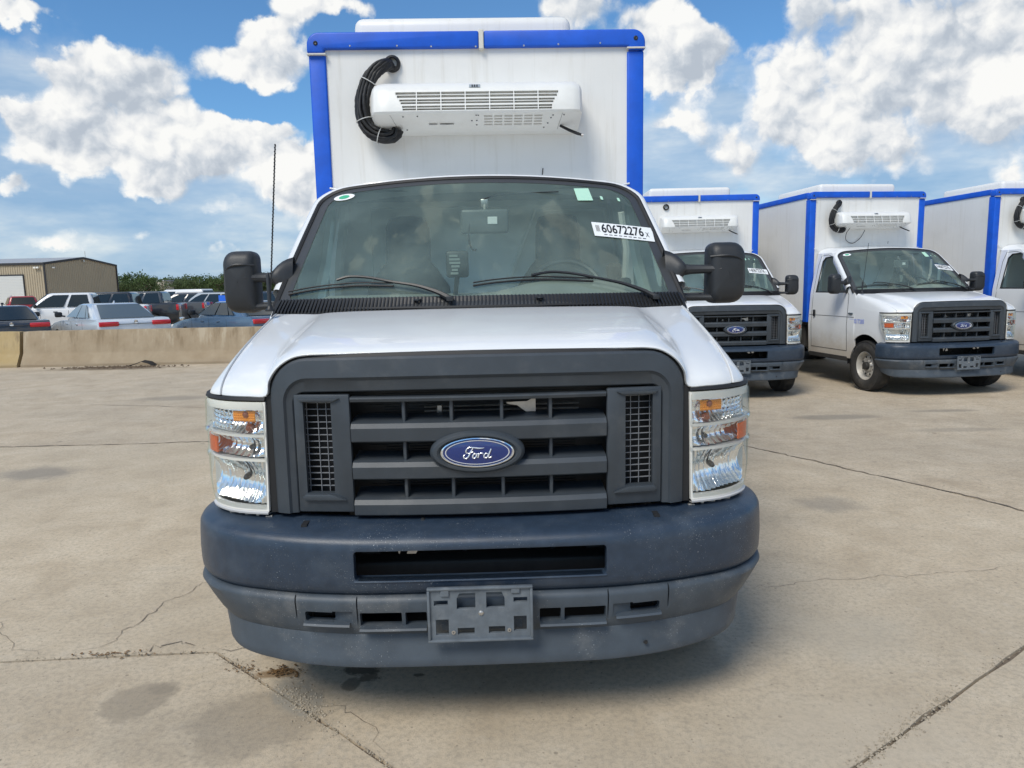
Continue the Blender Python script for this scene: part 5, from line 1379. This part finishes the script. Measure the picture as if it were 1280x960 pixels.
def car(kind, name, x, y, headaz, col, label, cat, group='vehicles parked behind the barrier', tail=red, scale=1.0, glassm=cglass, lights=True):
    o = empty(name, (x, y, zl(y) - .014), R(-headaz), label, cat, group)
    if kind == 'sedan':
        W_, low = .91, [(-2.40, .32), (-2.42, .60), (-2.38, .95), (-2.25, 1.04), (-1.70, 1.055), (.95, .97), (1.6, .90), (2.15, .78), (2.38, .62), (2.42, .40), (2.30, .22), (-2.3, .22)]
        gb, gt, zb, zt = (-1.86, 1.02), (-.98, .12), 1.02, 1.45; wb, wt = .80, .60; wh = (1.42, -1.42); wr = .33; tz = (.80, .94)
    elif kind == 'suv':
        W_, low = .96, [(-2.35, .40), (-2.40, .75), (-2.36, 1.12), (-2.25, 1.16), (.95, 1.14), (1.7, 1.08), (2.25, .95), (2.42, .7), (2.42, .45), (2.3, .3), (-2.3, .3)]
        gb, gt, zb, zt = (-2.30, 1.05), (-2.05, .25), 1.14, 1.78; wb, wt = .90, .68; wh = (1.45, -1.45); wr = .38; tz = (.95, 1.25)
    elif kind == 'van':
        W_, low = .98, [(-2.6, .35), (-2.65, .8), (-2.6, 1.2), (1.3, 1.2), (2.1, 1.05), (2.5, .8), (2.5, .4), (2.4, .3), (-2.5, .3)]
        gb, gt, zb, zt = (-2.58, 1.5), (-2.45, .9), 1.2, 2.05; wb, wt = .93, .78; wh = (1.6, -1.6); wr = .36; tz = (.9, 1.2)
    else:
        W_, low = 1.0, [(-2.90, .50), (-2.93, .80), (-2.90, 1.32), (-.95, 1.34), (-.90, 1.26), (1.25, 1.26), (1.5, 1.24), (2.5, 1.16), (2.80, 1.02), (2.85, .6), (2.7, .42), (-2.8, .42)]
        gb, gt, zb, zt = (-.95, 1.45), (-.82, .68), 1.25, 1.90; wb, wt = .90, .72; wh = (1.90, -1.80); wr = .41; tz = (1.0, 1.28)
    m_ = MB(); m_.prism(low, 'x', -W_, W_); bd_ = m_.build('body', col, o)
    cc = MB()
    for s in (-1, 1):
        for wy in wh: cc.lathe([(s * (W_ - .25), .001), (s * (W_ - .25), wr * 1.14), (s * (W_ + .2), wr * 1.14), (s * (W_ + .2), .001)], 24, (0, wy, wr))
    cut(bd_, cc); bevel(bd_, .075, 3, 30); shade(bd_, 40)
    if kind == 'pickup':
        cc = MB(); cc.box(-W_ + .10, W_ - .10, -2.82, -1.02, .85, 1.6); cut(bd_, cc); shade(bd_, 40)
    # cabin
    B0 = [(-wb, gb[0], zb), (wb, gb[0], zb), (wb, gb[1], zb), (-wb, gb[1], zb)]; T0 = [(-wt, gt[0], zt), (wt, gt[0], zt), (wt, gt[1], zt), (-wt, gt[1], zt)]
    m_ = MB(); mid_ = [lerp3(b, t, .5) for b, t in zip(B0, T0)]
    m_.add([(p[0], p[1], p[2] - .08) for p in B0] + [(p[0] * 1.025, p[1] + (.03 if p[1] > 0 else -.03), p[2]) for p in mid_] + T0, [(3, 2, 1, 0), (8, 9, 10, 11)] + [(i, (i + 1) % 4, (i + 1) % 4 + 4, i + 4) for i in range(4)] + [(i + 4, (i + 1) % 4 + 4, (i + 1) % 4 + 8, i + 8) for i in range(4)])
    cb = m_.build('cabin', col, o); bevel(cb, .11, 4, 20); shade(cb, 50)
    off = .035
    def pane(c, *a, **k): pm_ = quadpane(c, *a, off, **k); pm_.build('window', glassm, o)
    pane([B0[2], B0[3], T0[3], T0[2]], .05, .95, .04, .88)
    pane([B0[0], B0[1], T0[1], T0[0]], .07, .93, .10 if kind != 'sedan' else .04, .86)
    for side in ([B0[1], B0[2], T0[2], T0[1]], [B0[3], B0[0], T0[0], T0[3]]):
        flip = side[0][1] > side[1][1]
        def Q(pts): return [((1 - a, b) if flip else (a, b)) for a, b in pts][::(-1 if flip else 1)]
        if kind == 'sedan': segs = [[(.20, .10), (.28, .10), (.31, .86), (.24, .60)], [(.30, .10), (.56, .10), (.585, .88), (.33, .88)], [(.585, .10), (.93, .10), (.90, .62), (.82, .88), (.61, .88)]]
        elif kind == 'pickup': segs = [[(.06, .10), (.42, .10), (.43, .86), (.08, .86)], [(.48, .10), (.93, .10), (.90, .66), (.83, .86), (.49, .86)]]
        elif kind == 'van': segs = [[(.66, .05), (.95, .05), (.90, .80), (.68, .80)]]
        else: segs = [[(.04, .12), (.28, .12), (.29, .84), (.08, .84)], [(.32, .12), (.60, .12), (.61, .86), (.33, .86)], [(.64, .12), (.94, .12), (.90, .62), (.82, .86), (.65, .86)]]
        for sg in segs: pane(side, 0, 0, 0, 0, cut_=Q(sg))
    for s in (-1, 1):
        if lights:
            m_ = MB()
            if kind == 'sedan': m_.rbox(*(sorted((s * .42, s * .90))), -2.44, -2.22, .86, .985, .03, 2)
            else: m_.rbox(*(sorted((s * (W_ - .17), s * (W_ + .006)))), low[1][0] - .012, low[1][0] + .10, tz[0], tz[1], .02, 2)
            m_.build('tail_light', tail, o, smooth=True)
            m_ = MB(); m_.rbox(*(sorted((s * .50, s * (W_ - .03)))), low[-4][0] - .10, low[-4][0] + .012, .62 if kind != 'pickup' else .85, .76 if kind != 'pickup' else 1.05, .02, 2); m_.build('headlight', lampw, o, smooth=True)
        m_ = MB(); mz = zb + .07; my = gb[1] - (.32 if kind != 'van' else .2); m_.rbox(*(sorted((s * (W_ + .01), s * (W_ + .20)))), my - .05, my + .06, mz - .02, mz + .13, .04, 2); m_.tube([(s * (W_ - .06), my, mz), (s * (W_ + .08), my, mz + .03)], .025, 6); m_.build('wing_mirror', blackp, o, smooth=True)
        m_ = MB()
        for hy in ((.45, -.45) if kind == 'sedan' else (.55, -.45)): m_.rbox(*(sorted((s * (W_ - .005), s * (W_ + .03)))), hy - .18, hy - .02, zb - .14, zb - .10, .01, 1)
        m_.build('door_handle', col if kind == 'sedan' else blackp, o)
        m_ = MB()
        for hy in (-.02, ): m_.box(*(sorted((s * (W_ - .01), s * (W_ + .002)))), hy - .006, hy + .006, .40, zb - .06)
        for hy in (1.0, -1.0): m_.box(*(sorted((s * (W_ - .01), s * (W_ + .002)))), hy - .006, hy + .006, .50, zb - .06)
        m_.build('door_seam', rubber, o)
        for wy in wh:
            wq = empty('wheel'); wq.parent = o; wq.location = (s * (W_ - .11), wy, wr)
            m_ = MB(); m_.lathe([(-.10, wr * .62), (-.11, wr * .85), (-.085, wr), (.085, wr), (.11, wr * .85), (.10, wr * .62)], 24); m_.build('tyre', tyre, wq, smooth=True)
            m_ = MB(); m_.lathe([(s * .10, wr * .64), (s * .05, wr * .60), (s * .05, .05), (s * .08, .04), (s * .08, .001)], 24); m_.build('rim', rimm if kind != 'pickup' else chassism, wq, smooth=True)
    m_ = MB()
    if kind == 'sedan':
        m_.rbox(-.5, .5, low[1][0] - .02, low[1][0] + .05, .42, .55, .01); m_.build('number_plate_recess', blackp, o)
        m_ = MB(); m_.lathe([(0, .001), (-.004, .05), (.01, .055)], 16, (0, -2.405, .96), 'y'); m_.build('boot_badge', chrome, o, smooth=True)
        m_ = MB(); m_.box(-.42, .42, -2.412, -2.39, .905, .915); m_.build('boot_trim', blackp, o)
        m_ = MB(); m_.prism([(-.85, zt - .01), (-.72, zt - .01), (-.83, zt + .07)], 'x', -.015, .015); m_.build('roof_aerial', col, o)
    elif kind == 'pickup':
        m_.rbox(-.9, .9, -3.0, -2.88, .50, .66, .03); m_.build('rear_bumper', chrome, o, smooth=True)
    elif kind == 'suv':
        m_.tube([(-.60, -1.9, zt + .03), (-.60, .1, zt + .03)], .015, 6); m_.tube([(.60, -1.9, zt + .03), (.60, .1, zt + .03)], .015, 6); m_.build('roof_rack', blackp, o)
    if scale != 1: o.scale = (scale,) * 3
    return o
def at(px, d): return ((px - 640) / 900 * d, d)
darkblue = paint('dark_navy', (.012, .018, .030)); whitec = paint('white', (.72, .73, .74)); silver = paint('silver', (.60, .65, .70), .22, .3); blackc = paint('black', (.010, .012, .017)); greyc = paint('charcoal', (.055, .062, .072)); redc = paint('red', (.36, .025, .025)); bluesed = paint('slate_blue', (.09, .15, .23), .25, .35); silv2 = paint('pale_grey', (.42, .45, .47))
CARS = [
 ('sedan', 'parked_sedan', *at(5, 21.5), -41, darkblue, 'dark navy sedan at the left edge seen from behind over the barrier', 'car'),
 ('sedan', 'parked_sedan', -11.75, 21.0, -46, silver, 'silver sedan seen from behind with wide red tail lights in front of the white pickup', 'car', 'vehicles parked behind the barrier', red, 1.0, cglass2),
 ('sedan', 'parked_sedan', *at(300, 21.5), -50, bluesed, 'slate blue sedan right of the silver one, partly behind the truck mirror', 'car'),
 ('pickup', 'pickup_truck', *at(97, 31), -110, whitec, 'white crew cab pickup facing left behind the silver sedan', 'pickup'),
 ('pickup', 'pickup_truck', *at(151, 34.5), -103, blackc, 'black pickup behind the white one, its tail light just right of the silver sedan', 'pickup'),
 ('pickup', 'pickup_truck', *at(191, 37.5), -100, greyc, 'charcoal pickup with tail and wheel showing between the silver and slate blue sedans', 'pickup'),
 ('suv', 'parked_suv', *at(234, 43), -95, darkblue, 'dark navy estate whose windows show behind the bed of the charcoal pickup', 'car'),
 ('suv', 'parked_suv', *at(267, 41), -75, silv2, 'pale grey vehicle with a blue window sticker left of the truck mirror', 'car'),
 ('van', 'parked_van', *at(232, 60), -80, whitec, 'white van whose roof shows above the dark navy estate', 'van'),
 ('suv', 'parked_suv', *at(172, 50), -60, whitec, 'pale vehicle whose roof shows behind the black pickup, below the dark trees', 'car'),
 ('suv', 'parked_suv', *at(33, 52), -38, redc, 'red car standing in front of the white roller door', 'car'),
 ('suv', 'parked_suv', *at(334, 36), -60, darkblue, 'dark vehicle seen through the gap under the left mirror arm', 'car'),
]
for a in CARS: car(*a)

_s = [o for o in bpy.data.objects if o.get('label', '').startswith('pale grey vehicle')][0]
m_ = MB(); m_.box(-.93, -.905, -1.75, -1.30, 1.22, 1.62); m_.build('window_sticker', pbr('blue_sticker', (.03, .16, .75), .5), _s)

# ================================================================ metal building
sidm = pbr('tan_metal_siding', (.42, .35, .245), .55, var=.05, vscale=.4, dirt=((.28, .23, .16), .2, .6))
sidm2 = pbr('dark_roof_trim', (.03, .028, .03), .5)
roofm = pbr('pale_roof_metal', (.35, .36, .37), .5)
doorm = pbr('white_roller_door', (.66, .66, .63), .55)
BLD = empty('metal_building', (-47.75 + 0.0, 75.0, -.3), R(-3), 'tan ribbed metal building with a dark roof edge and white roller door behind the cars', 'building')
HB = 5.0
# local frame: corner nearest the camera at the origin, long wall runs to -X, gable wall runs along +Y direction
gdir = Vector((.135, 1.0, 0)).normalized(); GL = 10.2
def gp(t, off=0.0): return (gdir.x * t + off * gdir.y, gdir.y * t - off * gdir.x)
def eave(t): return HB + .72 * (1 - abs(t / GL * 2 - 1.05))
mb = MB(); mb.add([(-26, 0, 0), (0, 0, 0), (0, 0, HB), (-26, 0, HB)], [(0, 1, 2, 3)])
P0, P1, P2 = gp(0), gp(GL * .52), gp(GL)
mb.add([(0, 0, 0), (P1[0], P1[1], 0), (P1[0], P1[1], HB + .72), (0, 0, HB), (P2[0], P2[1], 0), (P2[0], P2[1], HB)], [(0, 1, 2, 3), (1, 4, 5, 2)])
mb.add([(-26, GL, 0), (P2[0], P2[1], 0), (P2[0], P2[1], HB), (-26, GL, HB), (-26, 0, 0), (-26, 0, HB)], [(0, 1, 2, 3), (4, 0, 3, 5)])
mb.build('wall', sidm, BLD, fixn=False)
rb = []
rm_ = None
for i in range(52):
    x = -.2 - i * .25
    zt_ = HB - .05
    z0_ = 0 if x > -2.25 or x < -6.9 else 3.92
    m_ = MB(); m_.prism([(x - .05, -.001), (x - .03, -.045), (x + .03, -.045), (x + .05, -.001)], 'z', z0_, zt_); m_.build('siding_rib', sidm, BLD)
for i in range(40):
    t = .2 + i * .25
    a, b, c_, d_ = gp(t - .05, .001), gp(t - .03, .045), gp(t + .03, .045), gp(t + .05, .001)
    top = HB + .72 * (1 - abs(t - GL * .52) / (GL * .52 if t < GL * .52 else GL * .48)) - .04
    m_ = MB(); m_.prism([a, b, c_, d_], 'z', 0, top); m_.build('siding_rib', sidm, BLD)
def beam(p, q, w, name, mat, par=BLD):
    m_ = MB(); m_.tube([p, q], w, 4); return m_.build(name, mat, par)
mb = MB()
mb.add([(.05, -.14, HB - .10), (-26, -.14, HB - .10), (-26, -.14, HB + .14), (.05, -.14, HB + .14), (.05, .0, HB - .10), (-26, .0, HB - .10), (-26, .0, HB + .14), (.05, .0, HB + .14)], [(0, 1, 2, 3), (0, 4, 5, 1), (3, 2, 6, 7), (0, 3, 7, 4)])
for (ta, za, tb_, zb_) in ((-.1, HB, GL * .52, HB + .72), (GL * .52, HB + .72, GL + .1, HB)):
    a, b = gp(ta, .12), gp(tb_, .12); a2, b2 = gp(ta, -.2), gp(tb_, -.2)
    mb.add([(*a, za - .08), (*b, zb_ - .08), (*b, zb_ + .14), (*a, za + .14), (*a2, za + .14), (*b2, zb_ + .14)], [(0, 1, 2, 3), (3, 2, 5, 4)])
mb.build('roof_trim', sidm2, BLD, fixn=False)
mb = MB(); mb.add([(0, -.1, HB + .13), (-26, -.1, HB + .13), (-26, GL * .5, HB + .85), (P1[0], P1[1], HB + .85), (P2[0], P2[1], HB + .13), (-26, GL, HB + .13)], [(0, 1, 2, 3), (3, 2, 5, 4)]); mb.build('roof', roofm, BLD)
mb = MB(); mb.box(-.06, .08, -.16, -.03, 0, HB); q = gp(GL, .08); mb.box(q[0] - .06, q[0] + .06, q[1] - .06, q[1] + .06, 0, HB); mb.build('downpipe', sidm2, BLD)
mb = MB(); mb.box(-6.75, -2.35, -.055, -.01, 0, 3.85); dr = mb.build('roller_door', doorm, BLD)
for i in range(24):
    m_ = MB(); m_.box(-6.70, -2.40, -.085, -.056, .02 + i * .158, .02 + i * .158 + .135); m_.build('door_slat', doorm, dr)
mb = MB(); mb.box(-2.36, -2.25, -.12, 0, 0, 3.97); mb.box(-6.87, -6.75, -.12, 0, 0, 3.97); mb.box(-6.75, -2.36, -.12, 0, 3.86, 3.97); mb.build('door_frame', sidm2, dr)
mb = MB()
for x in (-.9, -.6): mb.rbox(x - .12, x + .12, -.30, -.1, HB - .48, HB - .30, .03)
a = gp(.9, .2); mb.rbox(a[0] - .1, a[0] + .1, a[1] - .1, a[1] + .15, HB - .46, HB - .30, .03); mb.build('flood_light', lampw, BLD)
a = gp(GL * .52, .1); mb = MB(); mb.rbox(a[0] - .08, a[0] + .1, a[1] - .2, a[1], HB + .3, HB + .55, .03); mb.tube([(a[0], a[1] + .3, HB + .8), (a[0], a[1] + .3, HB + 1.5)], .025, 5); mb.build('roof_mast', alum, BLD)

# low far building between the trees
FB = empty('far_building', (-70, 143, -.3), 0, 'small pale flat building far off between the trees', 'building')
mb = MB(); mb.box(-3, 2.0, 0, 4, 0, 4.0); mb.build('wall', pbr('pale_stucco', (.55, .50, .40), .8), FB)
mb = MB(); mb.box(-3.2, 2.2, -.15, 4.1, 4.0, 4.25); mb.build('roof', roofm, FB)
for i in range(2):
    mb = MB(); mb.box(-2.3 + i * 1.8, -1.5 + i * 1.8, -.04, .05, 2.6, 3.5); mb.build('window', cglass, FB)

# ================================================================ trees
leafm = bpy.data.materials.new('leaf'); leafm.use_nodes = True; N = NT(leafm.node_tree); N.n.clear()
oi = N.node('ShaderNodeObjectInfo').outputs['Random']; P = N.node('ShaderNodeNewGeometry').outputs['Position']
cc_ = N.ramp(N.noise(P, 1.3, 4, .7), [(.3, (.06, .095, .035)), (.7, (.13, .18, .075))]); cc_ = N.mix(N.m('MULTIPLY', oi, .5), cc_, (.13, .15, .09))
df = N.node('ShaderNodeBsdfDiffuse', {'Color': cc_}); tr_ = N.node('ShaderNodeBsdfTranslucent', {'Color': cc_})
mx = N.node('ShaderNodeMixShader', {0: .25, 1: df.outputs[0], 2: tr_.outputs[0]}); N.node('ShaderNodeOutputMaterial', {'Surface': mx.outputs[0]})
bark = pbr('bark', (.11, .085, .06), .9, var=.3, vscale=8)
def tree(x, y, h, w, dens, seed, label):
    rd = random.Random(seed); o = empty('tree', (x, y, -.3), rd.uniform(0, 6), label, 'tree', 'trees along the far edge of the lot')
    m_ = MB(); m_.tube([(0, 0, -.2), (.05 * w, 0, h * .25), (.0, .04 * w, h * .55), (.03, .0, h * .85)], [.045 * h, .035 * h, .022 * h, .006 * h], 7)
    tips = []
    for k in range(11):
        a = rd.uniform(0, 6.28); z0 = h * rd.uniform(.18, .6); r_ = w * .5 * rd.uniform(.5, .95); z1 = z0 + h * rd.uniform(.1, .38)
        e = (r_ * math.cos(a), r_ * math.sin(a), min(z1, h * .93)); m_.tube([(0, 0, z0), (e[0] * .5, e[1] * .5, (z0 + e[2]) / 2 + .02 * h), e], [.018 * h, .011 * h, .004 * h], 5); tips.append(e)
        for q in range(2):
            a2 = rd.uniform(0, 6.28); f = (e[0] + .16 * w * math.cos(a2), e[1] + .16 * w * math.sin(a2), e[2] + h * rd.uniform(-.02, .12)); m_.tube([e, f], [.005 * h, .0015 * h], 4); tips.append(f)
    m_.build('trunk', bark, o, smooth=True)
    m_ = MB(); cl = [(t, rd.uniform(.09, .19) * w) for t in tips] + [((0, 0, h * .82), .2 * w)]
    for c_, r_ in cl:
        for _ in range(int(dens * 75)):
            v = Vector((rd.gauss(0, 1), rd.gauss(0, 1), rd.gauss(0, .75))); v = v.normalized() * r_ * rd.uniform(.35, 1.08)
            p = Vector(c_) + v; s_ = rd.uniform(.10, .24) * (h / 6); n_ = Vector((rd.gauss(0, 1), rd.gauss(0, 1), rd.gauss(0, 1))).normalized(); a_ = n_.orthogonal().normalized() * s_; b_ = n_.cross(a_).normalized() * s_ * .7
            if p.z > .25: m_.add([p - a_ - b_ * .6, p + a_ * .2 - b_, p + a_ + b_ * .3, p - a_ * .1 + b_], [(0, 1, 2, 3)])
    m_.build('crown', leafm, o, fixn=False)
TR = [  # px, depth, height, width, density, label
 (155, 118, 4.6, 6.0, 1.0, 'dark green bushy tree touching the right corner of the tan building'),
 (172, 120, 5.3, 6.5, 1.0, 'tallest dark green dense tree right of the tan building'),
 (186, 122, 4.8, 5.0, .8, 'dense green tree on the right end of the dark clump by the building'),
 (190, 128, 5.6, 4.2, .22, 'thin sparse tree with see-through branches beside the dark clump'),
 (210, 134, 5.2, 4.6, .28, 'thin sparse tree rising in front of the small pale far building'),
 (200, 150, 3.6, 6.0, .9, 'low green tree left of the small far building'),
 (222, 150, 4.2, 6.5, 1.0, 'low round tree right of the far building'),
 (236, 155, 4.6, 7.0, 1.0, 'rounded green tree second right of the far building'),
 (250, 150, 4.8, 6.5, 1.0, 'wide green tree above the pale silver vehicle'),
 (264, 155, 4.9, 7.0, 1.0, 'green tree just left of the near truck mirror'),
 (279, 150, 4.8, 6.5, 1.0, 'green tree partly hidden by the left mirror of the near truck'),
 (296, 155, 5.0, 7.0, 1.0, 'green tree hidden behind the left mirror shell'),
 (312, 150, 5.0, 6.5, 1.0, 'green tree seen under the left mirror arm'),
 (330, 152, 5.0, 6.5, 1.0, 'green tree between the left mirror and the windscreen pillar'),
 (346, 155, 5.0, 6.5, 1.0, 'green tree behind the left windscreen pillar')]
for i, (px, d, h, w, dn, lb) in enumerate(TR):
    x, y = at(px, d); tree(x, y, h * (.90 if d < 149 else 1.04), w, dn, 20 + i, lb)
hm = pbr('far_foliage', (.07, .10, .05), .95, var=.4, vscale=.4)
mb = MB(); rdm = random.Random(9); rows = [[], []]
vs_ = []
for i in range(9000):
    x = rdm.uniform(-150, 60); y = rdm.uniform(168, 176); h = 3.6 + .7 * math.sin(x * .21) + .5 * math.sin(x * .53 + 1); z = rdm.uniform(-.3, h)
    s_ = rdm.uniform(.25, .6); n_ = Vector((rdm.gauss(0, 1), rdm.gauss(0, 1), rdm.gauss(0, 1))).normalized(); a_ = n_.orthogonal().normalized() * s_; b_ = n_.cross(a_).normalized() * s_ * .7; p = Vector((x, y, z))
    mb.add([p - a_ - b_, p + a_ - b_, p + a_ + b_, p - a_ + b_], [(0, 1, 2, 3)])
o = mb.build('far_tree_belt', leafm, fixn=False); tag(o, 'distant continuous belt of low trees along the horizon', 'trees', kind='stuff')

split_loose({'door_handle', 'door_seam', 'wing_mirror', 'roof_rack', 'flood_light', 'downpipe'})
